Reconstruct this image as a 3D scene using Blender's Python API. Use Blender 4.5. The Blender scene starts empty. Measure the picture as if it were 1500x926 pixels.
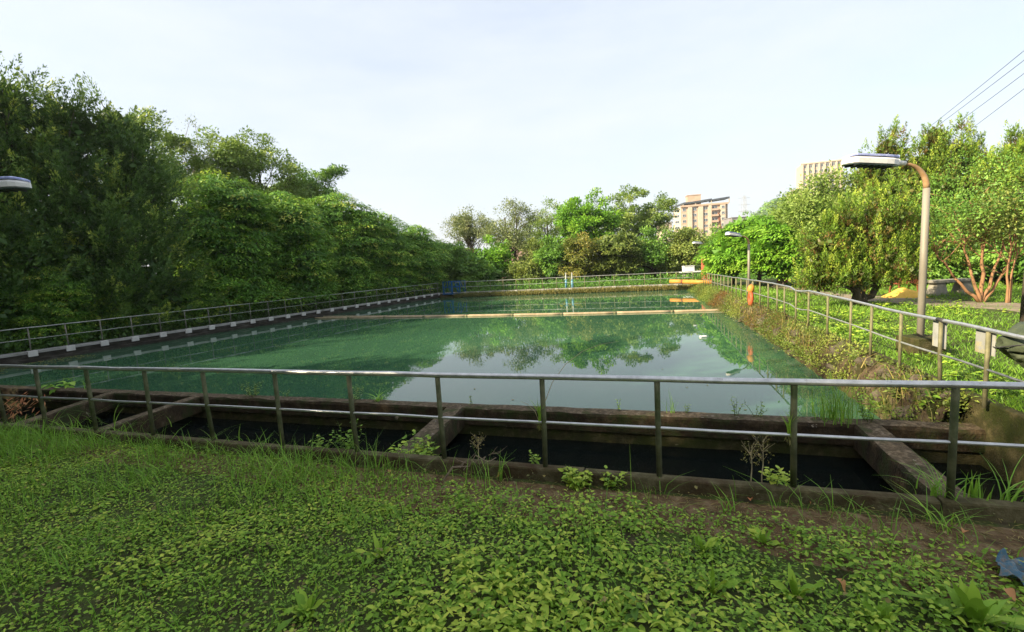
import bpy, bmesh, math, random
import numpy as np
from mathutils import Vector, Matrix, noise
random.seed(7)
RNG = np.random.default_rng(7)
S = bpy.context.scene
COL = S.collection

# ------------------------------------------------------------------ camera
W, H, F = 1500, 926, 683.0
PITCH, ROLL, HC = math.radians(6.43), math.radians(3.3), 1.87
cf = np.array([0, math.cos(PITCH), -math.sin(PITCH)])
_r = np.array([1.0, 0, 0]); _u = np.cross(_r, cf)
cr = math.cos(ROLL)*_r - math.sin(ROLL)*_u
cu = math.sin(ROLL)*_r + math.cos(ROLL)*_u
CAMP = np.array([0, 0, HC])
cd = bpy.data.cameras.new('camera'); cam = bpy.data.objects.new('camera', cd); COL.objects.link(cam)
cd.sensor_width = 36; cd.lens = 36*F/W; cd.clip_start = 0.05; cd.clip_end = 6000
cam.matrix_world = Matrix(((cr[0], cu[0], -cf[0], 0), (cr[1], cu[1], -cf[1], 0), (cr[2], cu[2], -cf[2], HC), (0, 0, 0, 1)))
S.camera = cam

# ------------------------------------------------------------------ light
SUN_EL = math.radians(30)
LD = np.array([0.93, 0.37]); LD /= np.linalg.norm(LD)          # light travels this way over the ground
S.view_settings.view_transform = 'Standard'; S.view_settings.look = 'None'
S.view_settings.exposure = 1.3; S.view_settings.gamma = 1
S.view_settings.use_curve_mapping = False
sl = bpy.data.lights.new('sun', 'SUN'); sl.energy = 5.0; sl.angle = math.radians(0.6); sl.color = (1.0, 0.86, 0.62)
so = bpy.data.objects.new('sun', sl); COL.objects.link(so)
so.rotation_euler = Vector((LD[0]*math.cos(SUN_EL), LD[1]*math.cos(SUN_EL), -math.sin(SUN_EL))).to_track_quat('-Z', 'Y').to_euler()
so.location = (-30, -20, 30)
w = bpy.data.worlds.new('World'); S.world = w; w.use_nodes = True
nt = w.node_tree; nt.nodes.clear()
def wn(t, **k):
    n = nt.nodes.new(t)
    for a, b in k.items(): setattr(n, a, b)
    return n
sky = wn('ShaderNodeTexSky', sky_type='NISHITA'); sky.sun_disc = False; sky.sun_elevation = SUN_EL
sky.sun_rotation = math.atan2(-LD[0], -LD[1]); sky.air_density = 1.2; sky.dust_density = 2.5; sky.altitude = 50
tc = wn('ShaderNodeTexCoord'); mp = wn('ShaderNodeMapping'); mp.inputs['Scale'].default_value = (1.0, 1.6, 4.0)
nz = wn('ShaderNodeTexNoise'); nz.inputs['Scale'].default_value = 1.6; nz.inputs['Detail'].default_value = 6; nz.inputs['Roughness'].default_value = 0.6
rp = wn('ShaderNodeValToRGB'); rp.color_ramp.elements[0].position = 0.35; rp.color_ramp.elements[1].position = 0.75
rp.color_ramp.elements[0].color = (0.60,)*3+(1,); rp.color_ramp.elements[1].color = (0.95,)*3+(1,)
veil = wn('ShaderNodeRGB'); veil.outputs[0].default_value = (3.9, 4.15, 4.6, 1)      # thin high cloud, lit from above
mx = wn('ShaderNodeMix', data_type='RGBA')
bg = wn('ShaderNodeBackground'); bg.inputs['Strength'].default_value = 0.1
wo = wn('ShaderNodeOutputWorld')
L = nt.links.new
L(tc.outputs['Generated'], mp.inputs['Vector']); L(mp.outputs[0], nz.inputs['Vector']); L(nz.outputs['Fac'], rp.inputs['Fac'])
L(rp.outputs['Color'], mx.inputs['Factor']); L(sky.outputs[0], mx.inputs['A']); L(veil.outputs[0], mx.inputs['B'])
L(mx.outputs['Result'], bg.inputs['Color']); L(bg.outputs[0], wo.inputs['Surface'])
S.cycles.max_bounces = 10; S.cycles.diffuse_bounces = 6; S.cycles.glossy_bounces = 3; S.cycles.transmission_bounces = 6
S.cycles.transparent_max_bounces = 6; S.cycles.volume_bounces = 0
S.cycles.sample_clamp_indirect = 6

def haze():
    # thin warm-weather haze: one closed box of even air round the whole scene
    me = bpy.data.meshes.new('haze'); bm = bmesh.new(); bmesh.ops.create_cube(bm, size=1); bm.to_mesh(me); bm.free()
    o = bpy.data.objects.new('haze', me); COL.objects.link(o); o.scale = (1700, 1500, 101); o.location = (60, 330, 46); o['kind'] = 'stuff'
    m = bpy.data.materials.new('haze_air'); m.use_nodes = True; t = m.node_tree; t.nodes.remove(t.nodes['Principled BSDF'])
    p = t.nodes.new('ShaderNodeVolumePrincipled'); p.inputs['Density'].default_value = .0003; p.inputs['Color'].default_value = (.92, .95, 1, 1); p.inputs['Anisotropy'].default_value = .2
    t.links.new(p.outputs[0], t.nodes['Material Output'].inputs['Volume']); me.materials.append(m)
haze()

# ------------------------------------------------------------------ geometry helpers
def ray(px, py): return cf + cr*((px-W/2)/F) - cu*((py-H/2)/F)
def at(px, py, z):
    d = ray(px, py); return CAMP + d*((z-HC)/d[2])
def atY(px, py, Y):
    d = ray(px, py); return CAMP + d*(Y/d[1])
def nrm(v):
    v = np.asarray(v, float); return v/np.maximum(np.linalg.norm(v, axis=-1, keepdims=True), 1e-9)

class MB:
    def __init__(s): s.v = []; s.f = []
    def add(s, vs, fs):
        o = len(s.v); s.v += [tuple(map(float, p)) for p in vs]; s.f += [tuple(i+o for i in f) for f in fs]; return s
    def box(s, c, size, ax=None):
        c = np.asarray(c, float); hx, hy, hz = np.asarray(size, float)/2
        X, Y, Z = ax if ax is not None else np.eye(3)
        vs = [c+X*a*hx+Y*b*hy+Z*d*hz for d in (-1, 1) for a, b in ((-1, -1), (1, -1), (1, 1), (-1, 1))]
        return s.add(vs, [(3, 2, 1, 0), (4, 5, 6, 7), (0, 1, 5, 4), (1, 2, 6, 5), (2, 3, 7, 6), (3, 0, 4, 7)])
    def bar(s, a, b, w, h=None):
        a, b = np.asarray(a, float), np.asarray(b, float); d = b-a; l = np.linalg.norm(d); X = d/l
        up = np.array([0, 0, 1.]) if abs(X[2]) < .95 else np.array([1., 0, 0])
        Y = nrm(np.cross(up, X)); Z = np.cross(X, Y)
        return s.box((a+b)/2, (l, w, h or w), (X, Y, Z))
    def tube(s, pts, r, n=8, cap=True):
        pts = [np.asarray(p, float) for p in pts]; m = len(pts)
        rr = [r]*m if np.isscalar(r) else list(r); vs = []; ref = None
        for i, p in enumerate(pts):
            t = nrm(pts[min(i+1, m-1)]-pts[max(i-1, 0)])
            if ref is None: ref = np.array([0, 0, 1.]) if abs(t[2]) < .9 else np.array([1., 0, 0])
            a = nrm(np.cross(t, ref)); b = np.cross(t, a); ref = np.cross(a, t) if True else ref
            for k in range(n):
                q = 2*math.pi*k/n; vs.append(p+(a*math.cos(q)+b*math.sin(q))*rr[i])
        fs = [(i*n+k, i*n+(k+1) % n, (i+1)*n+(k+1) % n, (i+1)*n+k) for i in range(m-1) for k in range(n)]
        if cap: fs += [tuple(range(n-1, -1, -1)), tuple(range((m-1)*n, m*n))]
        return s.add(vs, fs)
    def build(s, name, m, parent=None, smooth=False, bevel=0):
        me = bpy.data.meshes.new(name); me.from_pydata(s.v, [], s.f)
        if bevel:
            bm = bmesh.new(); bm.from_mesh(me)
            bmesh.ops.bevel(bm, geom=[e for e in bm.edges if len(e.link_faces) == 2 and e.calc_face_angle(0) > .6], offset=bevel, segments=2, affect='EDGES', profile=.6)
            bm.to_mesh(me); bm.free()
        bm = bmesh.new(); bm.from_mesh(me); bmesh.ops.recalc_face_normals(bm, faces=bm.faces); bm.to_mesh(me); bm.free()
        if smooth:
            me.polygons.foreach_set('use_smooth', [True]*len(me.polygons))
        me.materials.append(m)
        return link(name, me, parent)
def link(name, me, parent=None):
    o = bpy.data.objects.new(name, me); COL.objects.link(o)
    if parent is not None:
        o.parent = parent; o.matrix_parent_inverse = parent.matrix_basis.inverted()
    return o
def np_mesh(name, V, Fc, m, parent=None, tint=None, smooth=False):
    V = np.ascontiguousarray(V, np.float32); Fc = np.ascontiguousarray(Fc, np.int32)
    me = bpy.data.meshes.new(name); n, k = Fc.shape
    me.vertices.add(len(V)); me.vertices.foreach_set('co', V.ravel())
    me.loops.add(n*k); me.loops.foreach_set('vertex_index', Fc.ravel())
    me.polygons.add(n); me.polygons.foreach_set('loop_start', np.arange(0, n*k, k, dtype=np.int32))
    if tint is not None:
        a = me.attributes.new('tint', 'FLOAT', 'FACE'); a.data.foreach_set('value', np.ascontiguousarray(tint, np.float32))
    me.update(calc_edges=True)
    if smooth: me.polygons.foreach_set('use_smooth', np.ones(n, bool))
    me.materials.append(m)
    return link(name, me, parent)
def tag(o, label=None, cat=None, group=None, kind=None):
    if label: o['label'] = label
    if cat: o['category'] = cat
    if group: o['group'] = group
    if kind: o['kind'] = kind
    return o
def empty(name, loc, label=None, cat=None, group=None):
    o = bpy.data.objects.new(name, None); COL.objects.link(o); o.location = tuple(map(float, loc)); o.empty_display_size = .2
    return tag(o, label, cat, group)

# ------------------------------------------------------------------ materials
def new_mat(name):
    m = bpy.data.materials.new(name); m.use_nodes = True; t = m.node_tree; b = t.nodes['Principled BSDF']
    return m, t, b
def setramp(r, stops):
    e = r.color_ramp.elements
    while len(e) > 2: e.remove(e[-1])
    for i, (p, c) in enumerate(stops):
        x = e[i] if i < 2 else e.new(p)
        x.position = p; x.color = tuple(c)+(1,)
def mat(name, stops, scale=6, rough=.8, bump=.3, bdist=.02, metal=0, detail=8, stretch=(1, 1, 1), spec=.2, bscale=None, mott=None, obj=False, chips=None):
    m, t, b = new_mat(name); N = t.nodes.new; K = t.links.new
    g = N('ShaderNodeTexCoord') if obj else N('ShaderNodeNewGeometry')
    mpn = N('ShaderNodeMapping'); mpn.inputs['Scale'].default_value = stretch
    K(g.outputs['Object' if obj else 'Position'], mpn.inputs['Vector'])
    n1 = N('ShaderNodeTexNoise'); n1.inputs['Scale'].default_value = scale; n1.inputs['Detail'].default_value = detail; n1.inputs['Roughness'].default_value = .65
    K(mpn.outputs[0], n1.inputs['Vector'])
    r = N('ShaderNodeValToRGB'); setramp(r, stops); K(n1.outputs['Fac'], r.inputs['Fac'])
    out = r.outputs['Color']
    if mott:                                            # second, larger patches of another colour
        n3 = N('ShaderNodeTexNoise'); n3.inputs['Scale'].default_value = mott[1]; n3.inputs['Detail'].default_value = 6; n3.inputs['Roughness'].default_value = .7
        K(mpn.outputs[0], n3.inputs['Vector'])
        r3 = N('ShaderNodeValToRGB'); setramp(r3, [(mott[2], (0, 0, 0)), (mott[3], (1, 1, 1))]); K(n3.outputs['Fac'], r3.inputs['Fac'])
        mm = N('ShaderNodeMix'); mm.data_type = 'RGBA'; K(r3.outputs['Color'], mm.inputs['Factor']); K(out, mm.inputs['A']); mm.inputs['B'].default_value = tuple(mott[0])+(1,)
        out = mm.outputs['Result']
    if chips:                                           # pale lichen spots and spalled patches
        n4 = N('ShaderNodeTexNoise'); n4.inputs['Scale'].default_value = chips[1]; n4.inputs['Detail'].default_value = 4; n4.inputs['Roughness'].default_value = .75; n4.inputs['Distortion'].default_value = .6
        K(mpn.outputs[0], n4.inputs['Vector'])
        r4 = N('ShaderNodeValToRGB'); setramp(r4, [(chips[2], (0, 0, 0)), (chips[2]+.025, (1, 1, 1))]); K(n4.outputs['Fac'], r4.inputs['Fac'])
        m4 = N('ShaderNodeMix'); m4.data_type = 'RGBA'; K(r4.outputs['Color'], m4.inputs['Factor']); K(out, m4.inputs['A']); m4.inputs['B'].default_value = tuple(chips[0])+(1,)
        out = m4.outputs['Result']
    K(out, b.inputs['Base Color'])
    b.inputs['Roughness'].default_value = rough; b.inputs['Metallic'].default_value = metal; b.inputs['Specular IOR Level'].default_value = spec
    if bump:
        n2 = N('ShaderNodeTexNoise'); n2.inputs['Scale'].default_value = bscale or scale*4; n2.inputs['Detail'].default_value = 6
        K(mpn.outputs[0], n2.inputs['Vector'])
        bp = N('ShaderNodeBump'); bp.inputs['Strength'].default_value = bump; bp.inputs['Distance'].default_value = bdist
        K(n2.outputs['Fac'], bp.inputs['Height']); K(bp.outputs[0], b.inputs['Normal'])
    return m
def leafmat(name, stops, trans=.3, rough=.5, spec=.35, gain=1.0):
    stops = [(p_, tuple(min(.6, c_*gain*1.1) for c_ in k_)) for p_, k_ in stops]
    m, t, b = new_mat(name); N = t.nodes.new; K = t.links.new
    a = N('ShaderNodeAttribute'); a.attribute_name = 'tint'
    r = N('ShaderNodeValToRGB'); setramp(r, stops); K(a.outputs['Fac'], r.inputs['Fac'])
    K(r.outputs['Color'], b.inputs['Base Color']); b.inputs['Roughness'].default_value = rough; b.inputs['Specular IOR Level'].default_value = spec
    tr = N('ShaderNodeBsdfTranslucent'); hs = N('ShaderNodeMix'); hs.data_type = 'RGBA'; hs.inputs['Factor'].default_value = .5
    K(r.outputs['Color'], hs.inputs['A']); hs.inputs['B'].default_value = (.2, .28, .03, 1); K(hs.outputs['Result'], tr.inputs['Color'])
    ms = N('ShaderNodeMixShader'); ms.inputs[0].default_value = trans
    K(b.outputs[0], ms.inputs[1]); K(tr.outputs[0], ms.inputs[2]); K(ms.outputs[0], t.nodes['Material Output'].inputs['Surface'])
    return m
M = {}
M['dark'] = leafmat('dark_conifer_leaf', [(0, (.014, .030, .007)), (.5, (.030, .062, .013)), (.8, (.065, .105, .018)), (1, (.16, .18, .03))], .22, gain=2.5)
M['layer'] = leafmat('layered_leaf', [(0, (.020, .052, .009)), (.5, (.055, .125, .016)), (.8, (.14, .23, .024)), (1, (.32, .30, .04))], .3, gain=2.5)
M['light'] = leafmat('pale_leaf', [(0, (.07, .12, .022)), (.5, (.145, .22, .04)), (1, (.28, .33, .09))], .35, gain=1.4)
M['grey'] = leafmat('grey_green_leaf', [(0, (.08, .10, .04)), (.5, (.14, .17, .065)), (1, (.25, .26, .10))], .3, gain=1.3)
M['bright'] = leafmat('bright_leaf', [(0, (.05, .13, .012)), (.5, (.13, .29, .02)), (1, (.27, .43, .05))], .35, gain=1.35)
M['mid'] = leafmat('green_leaf', [(0, (.03, .08, .012)), (.5, (.085, .175, .024)), (1, (.17, .27, .045))], .3, gain=1.7)
M['olive'] = leafmat('olive_leaf', [(0, (.05, .075, .018)), (.5, (.13, .17, .035)), (1, (.24, .26, .065))], .3, gain=1.6)
M['rusty'] = leafmat('russet_leaf', [(0, (.07, .085, .018)), (.5, (.15, .17, .032)), (1, (.30, .22, .05))], .3, gain=1.3)
M['juniper'] = leafmat('juniper_leaf', [(0, (.15, .075, .025)), (.15, (.13, .09, .025)), (.28, (.055, .09, .014)), (.55, (.105, .19, .02)), (.8, (.20, .29, .03)), (1, (.32, .38, .05))], .28, gain=1.4)
M['cover'] = leafmat('ground_cover_leaf', [(0, (.036, .075, .009)), (.5, (.095, .165, .015)), (1, (.205, .285, .030))], .25, .5, .2, gain=2.35)
M['grass'] = leafmat('grass_blade', [(0, (.055, .12, .015)), (.5, (.12, .25, .024)), (1, (.25, .38, .045))], .3, .5, .25, gain=1.45)
M['dry'] = leafmat('dry_weed', [(0, (.10, .10, .03)), (.5, (.20, .17, .045)), (1, (.30, .22, .07))], .3, gain=1.2)
M['lawn'] = leafmat('lawn_leaf', [(0, (.06, .13, .012)), (.5, (.12, .24, .02)), (1, (.22, .34, .04))], .35, gain=1.3)
M['bankleaf'] = leafmat('bank_weed_leaf', [(0, (.17, .075, .022)), (.25, (.16, .12, .03)), (.5, (.09, .13, .024)), (.8, (.13, .19, .03)), (1, (.24, .28, .05))], .3, gain=1.15)
M['fallen'] = leafmat('fallen_leaf', [(0, (.30, .10, .03)), (.5, (.42, .16, .06)), (1, (.45, .26, .09))], .15)
M['bark'] = mat('bark', [(.3, (.035, .028, .02)), (.7, (.11, .09, .065))], 5, .9, .8, .03, stretch=(1, 1, .25))
M['palebark'] = mat('pale_bark', [(.3, (.16, .13, .10)), (.7, (.30, .25, .19))], 6, .9, .6, .02, stretch=(1, 1, .3))
M['orangebark'] = mat('orange_bark', [(.3, (.22, .115, .055)), (.7, (.36, .20, .10))], 7, .8, .4, .01, stretch=(1, 1, .3))
M['ground'] = mat('soil_ground', [(.3, (.028, .024, .011)), (.5, (.05, .042, .02)), (.7, (.09, .07, .04))], 9, .95, .8, .03, mott=((.065, .10, .018), 5, .36, .6), bscale=40)
M['dirt'] = mat('bare_dirt', [(.28, (.045, .029, .014)), (.5, (.14, .088, .040)), (.75, (.28, .20, .115))], 9, .95, 1.0, .02, bscale=60)
M['path'] = mat('path_dirt', [(.3, (.16, .13, .09)), (.55, (.26, .21, .15)), (.75, (.34, .29, .23))], 2.5, .95, .5, .02, mott=((.10, .15, .03), 1.2, .55, .65), bscale=50)
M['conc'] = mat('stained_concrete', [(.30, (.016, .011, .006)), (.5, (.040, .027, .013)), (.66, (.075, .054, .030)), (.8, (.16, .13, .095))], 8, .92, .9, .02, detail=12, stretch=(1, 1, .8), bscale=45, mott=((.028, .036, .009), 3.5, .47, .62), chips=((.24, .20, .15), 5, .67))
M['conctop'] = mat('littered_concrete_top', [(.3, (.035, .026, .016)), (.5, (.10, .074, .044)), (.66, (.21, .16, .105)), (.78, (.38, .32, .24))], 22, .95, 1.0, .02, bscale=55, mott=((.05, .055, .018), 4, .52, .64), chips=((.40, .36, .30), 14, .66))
M['moss'] = mat('mossy_concrete', [(.3, (.025, .025, .008)), (.5, (.055, .048, .018)), (.72, (.12, .10, .045))], 9, .92, .8, .02, detail=12, bscale=50, mott=((.035, .042, .008), 3, .45, .6), chips=((.2, .18, .10), 7, .68))
M['kerb'] = mat('kerb_concrete', [(.3, (.045, .038, .015)), (.5, (.085, .072, .032)), (.72, (.16, .138, .075))], 9, .92, .8, .012, detail=12, bscale=60, mott=((.05, .03, .013), 1.6, .5, .64), chips=((.22, .2, .14), 18, .69))
M['leftwall'] = mat('dark_wet_wall', [(.3, (.014, .012, .009)), (.55, (.035, .031, .024)), (.8, (.09, .085, .07))], 2.5, .9, .6, .02, stretch=(1, 1, 2), bscale=18)
M['coping'] = mat('grey_coping', [(.3, (.16, .155, .14)), (.55, (.27, .265, .25)), (.8, (.36, .35, .33))], 3, .9, .4, .01, bscale=30)
M['block'] = mat('pale_concrete_block', [(.3, (.38, .37, .35)), (.7, (.55, .54, .51))], 5, .9, .3, .006)
M['bank'] = mat('eroded_bank', [(.3, (.035, .025, .013)), (.5, (.085, .06, .032)), (.7, (.17, .125, .08))], 5, .95, 1.0, .05, bscale=22, mott=((.055, .06, .014), 2.0, .45, .6))
M['stone'] = mat('bank_stone', [(.3, (.05, .04, .026)), (.7, (.15, .12, .09))], 8, .95, .8, .02, mott=((.08, .085, .03), 4, .5, .65))
M['rail'] = mat('galvanised_rail', [(.35, (.42, .42, .41)), (.7, (.62, .62, .61))], 14, .32, .15, .002, metal=.75, spec=.5, mott=((.16, .12, .08), 16, .64, .72))
M['railold'] = mat('weathered_rail', [(.35, (.24, .245, .22)), (.7, (.44, .45, .42))], 10, .45, .15, .002, metal=.5)
M['post'] = mat('mossy_post', [(.3, (.05, .055, .025)), (.5, (.095, .10, .05)), (.75, (.16, .16, .085))], 9, .7, .3, .003, metal=.15, mott=((.045, .06, .018), 3, .5, .62))
M['postpale'] = mat('worn_post', [(.3, (.11, .105, .055)), (.7, (.24, .22, .12))], 9, .65, .3, .003, metal=.2)  # paler olive tone; far and right railing posts, boom collars
M['postleft'] = mat('grey_post', [(.3, (.12, .115, .09)), (.7, (.24, .23, .19))], 9, .65, .3, .003, metal=.3)
M['rust'] = mat('rust', [(.3, (.12, .04, .02)), (.7, (.28, .10, .045))], 20, .9, .5, .004)
M['pole'] = mat('lamp_pole', [(.3, (.22, .195, .15)), (.55, (.29, .262, .21)), (.8, (.36, .335, .28))], 3.5, .6, .15, .002, metal=.2, stretch=(1, 1, .3))
M['polearm'] = mat('lamp_arm_rusty', [(.3, (.30, .17, .075)), (.7, (.42, .28, .15))], 12, .65, .2, .002)
M['lampwhite'] = mat('lamp_shell', [(.3, (.62, .60, .56)), (.7, (.80, .78, .74))], 14, .35, .05, .001, mott=((.45, .40, .32), 5, .6, .75))
M['lamptop'] = mat('lamp_blue_cap', [(.35, (.22, .26, .52)), (.6, (.42, .46, .72)), (.75, (.68, .70, .82))], 20, .4, .05, .001)
M['lampunder'] = mat('lamp_lens', [(.3, (.10, .13, .12)), (.7, (.22, .27, .25))], 6, .2, 0)
M['darkmetal'] = mat('dark_metal', [(.3, (.03, .03, .03)), (.7, (.07, .07, .07))], 8, .6, .2, .002)
M['blue'] = mat('blue_paint', [(.3, (.012, .065, .17)), (.7, (.025, .12, .27))], 8, .45, .1, .002)
M['paleblue'] = mat('pale_blue_paint', [(.3, (.10, .28, .42)), (.7, (.20, .40, .52))], 8, .45, .1, .002)
M['red'] = mat('brick_red_paint', [(.3, (.34, .085, .045)), (.7, (.52, .15, .085))], 6, .85, .3, .004)
M['orange'] = mat('orange_pipe', [(.3, (.46, .19, .035)), (.7, (.60, .28, .06))], 5, .5, .1, .003)
M['ring'] = mat('orange_red_ring', [(.3, (.42, .075, .03)), (.7, (.55, .13, .05))], 8, .5, .1, .003)
M['boom'] = mat('bleached_boom', [(.3, (.26, .19, .11)), (.7, (.42, .34, .22))], 4, .7, .2, .004)
M['tarp'] = mat('olive_tarp', [(.3, (.035, .045, .025)), (.5, (.06, .075, .042)), (.75, (.115, .13, .08))], 5, .5, .5, .012, bscale=9)
M['plate'] = mat('weathered_plate', [(.3, (.24, .24, .22)), (.7, (.38, .38, .35))], 5, .6, .1, .002, mott=((.42, .36, .14), 4, .52, .66))
M['sand'] = mat('yellow_sand', [(.3, (.62, .36, .06)), (.7, (.82, .52, .10))], 6, .95, .5, .02)
M['bench'] = mat('bench_stone', [(.3, (.16, .15, .12)), (.7, (.32, .30, .25))], 6, .9, .5, .01)
M['trash'] = mat('blue_plastic', [(.3, (.03, .085, .15)), (.48, (.07, .15, .20)), (.6, (.17, .15, .13))], 22, .3, .3, .006)
M['white'] = mat('white_paint', [(.3, (.62, .62, .60)), (.7, (.8, .8, .78))], 6, .5, .05, .002)
M['twig'] = mat('dry_twig', [(.3, (.12, .085, .055)), (.7, (.30, .23, .16))], 12, .9, .4, .003)
M['stem'] = mat('green_stem', [(.3, (.05, .09, .02)), (.7, (.11, .16, .04))], 12, .7, 0)
M['stalk'] = mat('straw_stalk', [(.3, (.30, .24, .13)), (.7, (.45, .38, .22))], 12, .8, 0)
M['bpink'] = mat('salmon_tile_wall', [(.3, (.40, .28, .20)), (.7, (.49, .36, .27))], .4, .85, .1, .02)
M['bcream'] = mat('cream_wall', [(.3, (.46, .37, .28)), (.7, (.54, .45, .35))], .4, .85, .1, .02)
M['bgrey'] = mat('grey_wall', [(.3, (.19, .18, .18)), (.7, (.27, .25, .25))], .5, .85, .1, .02)
M['broof'] = mat('dark_sheet_roof', [(.3, (.035, .045, .06)), (.7, (.07, .085, .10))], .6, .6, .1, .02)
M['house'] = mat('pink_house_wall', [(.3, (.42, .26, .22)), (.7, (.56, .38, .33))], .5, .9, .1, .02)
M['roofred'] = mat('house_roof', [(.3, (.22, .10, .07)), (.7, (.34, .17, .12))], 2, .85, .3, .02)
M['cable'] = mat('black_cable', [(.3, (.03, .03, .035)), (.7, (.05, .05, .055))], 3, .6, 0)
M['pylon'] = mat('pylon_steel', [(.3, (.35, .36, .37)), (.7, (.45, .46, .47))], 1, .6, 0)
M['hill'] = mat('wooded_hill', [(.3, (.035, .07, .025)), (.5, (.06, .11, .035)), (.72, (.11, .17, .05))], .09, .95, 1, 2, bscale=.3)
def glassmat():
    m, t, b = new_mat('window_glass'); b.inputs['Base Color'].default_value = (.07, .085, .10, 1); b.inputs['Roughness'].default_value = .12; b.inputs['Specular IOR Level'].default_value = .7
    return m
M['glass'] = glassmat()
def watermat(name, base, bstr, ior, sc):
    m, t, b = new_mat(name); N = t.nodes.new; K = t.links.new
    g = N('ShaderNodeNewGeometry'); n0 = N('ShaderNodeTexNoise'); n0.inputs['Scale'].default_value = .12; n0.inputs['Detail'].default_value = 3; K(g.outputs['Position'], n0.inputs['Vector'])
    r = N('ShaderNodeValToRGB'); setramp(r, [(.3, tuple(x*.85 for x in base)), (.7, tuple(x*1.15 for x in base))]); K(n0.outputs['Fac'], r.inputs['Fac']); K(r.outputs['Color'], b.inputs['Base Color'])
    b.inputs['Roughness'].default_value = .015; b.inputs['IOR'].default_value = ior
    mpn = N('ShaderNodeMapping'); mpn.inputs['Scale'].default_value = (1, .7, 1); K(g.outputs['Position'], mpn.inputs['Vector'])
    n1 = N('ShaderNodeTexNoise'); n1.inputs['Scale'].default_value = sc; n1.inputs['Detail'].default_value = 3; K(mpn.outputs[0], n1.inputs['Vector'])
    bp = N('ShaderNodeBump'); bp.inputs['Strength'].default_value = bstr; bp.inputs['Distance'].default_value = .01
    K(n1.outputs['Fac'], bp.inputs['Height']); K(bp.outputs[0], b.inputs['Normal'])
    return m
M['water'] = watermat('green_pond_water', (.042, .110, .058), .10, 1.40, 2.2)
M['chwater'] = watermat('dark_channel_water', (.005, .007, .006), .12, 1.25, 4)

# ------------------------------------------------------------------ layout (metres; the near rail runs from far left to near right)
DK = nrm(np.array([.9519, -.3065])); NK = np.array([-DK[1], DK[0]])         # along the kerb / towards the pool
K0 = np.array([.214, 3.883])                                                   # a point on the kerb's pool edge
def kp(s, off=0): return K0+DK*s+NK*off                                     # off > 0 is over the channel
def XL(Y): return -15.4+.489*(Y-17.7)                                       # left wall's pool face
def XR(Y): return 4.84+.290*(Y-4.67) if Y < 14 else 7.55+.290*(Y-14.04)     # right fence line
ZL = -.16; ZW = -.53; KT = .12
def rz(Y): return float(np.interp(Y, [4, 13, 24, 30], [.10, .10, -.10, -.16]))
wallA = np.array([.3, 6.18])                                                # inner wall, front edge
FA, FB = at(680, 428, ZL)[:2], at(977, 416.7, ZL)[:2]
fd = nrm(FB-FA)
def isect(p, d, q, e):
    A = np.array([[d[0], -e[0]], [d[1], -e[1]]]); t = np.linalg.solve(A, q-p); return p+d*t[0]
ldir = nrm(np.array([.489, 1.])); lp = np.array([-15.4, 17.7]); lout = np.array([-ldir[1], ldir[0]])
rdir = nrm(np.array([.29, 1.])); rp0 = np.array([4.84, 4.67]); rout = np.array([rdir[1], -rdir[0]])
cNL = isect(wallA, DK, lp, ldir); cNR = isect(wallA, DK, rp0-rout*.28, rdir)
cFL = isect(FA, fd, lp, ldir); cFR = isect(FA, fd, rp0-rout*.28, rdir)
kNL = isect(K0, DK, lp, ldir); kNR = kp(8.2)

# ------------------------------------------------------------------ ground, water
def ground():
    # boundary of the hole: kerb, right bank, far wall, left wall; then rings outwards
    P0, P1 = kNL-NK*.05-lout*-.3, isect(K0-NK*.05, DK, rp0+rout*.15, rdir)
    P2, P3 = cFR+rout*.45+fd*0, cFL
    P2 = isect(FA-np.array([fd[1], -fd[0]])*.25, fd, rp0+rout*.15, rdir); P3 = isect(FA-np.array([fd[1], -fd[0]])*.25, fd, lp+lout*.35, ldir)
    P0 = isect(K0-NK*.05, DK, lp+lout*.35, ldir)
    side = [(P0, P1, 60), (P1, P2, 60), (P2, P3, 40), (P3, P0, 50)]
    pts, zs, nr = [], [], []
    nn = [-NK, rout, np.array([-fd[1], fd[0]]), lout]
    for k, (a, b, n) in enumerate(side):
        for i in range(n):
            t = i/n; p = a+(b-a)*t; pts.append(p)
            z = [0.0, rz(p[1]), -.24, -.24][k]
            if k == 0: z = float(np.interp(t, [0, .12, 1], [-.15, 0, 0.02]))
            if k == 1: z = float(np.interp(t, [0, .05, 1], [.02, rz(p[1]), rz(p[1])]))
            zs.append(z)
            c = (P0+P1+P2+P3)/4; ra = nrm(p-c); f_ = min(t, 1-t)
            nr.append(nrm(nn[k]+ra*.6*max(0, 1-f_*4)))
    pts, zs, nr = map(np.array, (pts, zs, nr)); n = len(pts)
    offs = [0, .25, .5, .8, 1.2, 1.7, 2.3, 3, 4, 5.5, 8, 12, 20, 40, 100, 300, 1000, 3000]
    V = []
    for k, o in enumerate(offs):
        ce = np.array([0, 20.]); tgt = nrm(pts-ce)
        b = min(1, max(0, (o-8)/60)); d = nrm(nr*(1-b)+tgt*b); q = pts+d*o
        for i in range(n):
            z = zs[i]*max(0, 1-o/60)
            if o > 0: z += .05*noise.noise(Vector((q[i][0]*.6, q[i][1]*.6, 0)))*min(1, o)+.015*noise.noise(Vector((q[i][0]*3, q[i][1]*3, 2)))
            V.append((q[i][0], q[i][1], z-(.3 if o > 250 else 0)))
    Fc = [(k*n+i, k*n+(i+1) % n, (k+1)*n+(i+1) % n, (k+1)*n+i) for k in range(len(offs)-1) for i in range(n)]
    m = MB(); m.add(V, Fc); o = m.build('ground', M['ground'], smooth=True); tag(o, kind='structure')
    return o
GROUND = ground()
from mathutils.bvhtree import BVHTree
_bm = bmesh.new(); _bm.from_mesh(GROUND.data); BVH = BVHTree.FromBMesh(_bm); _bm.free()
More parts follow.
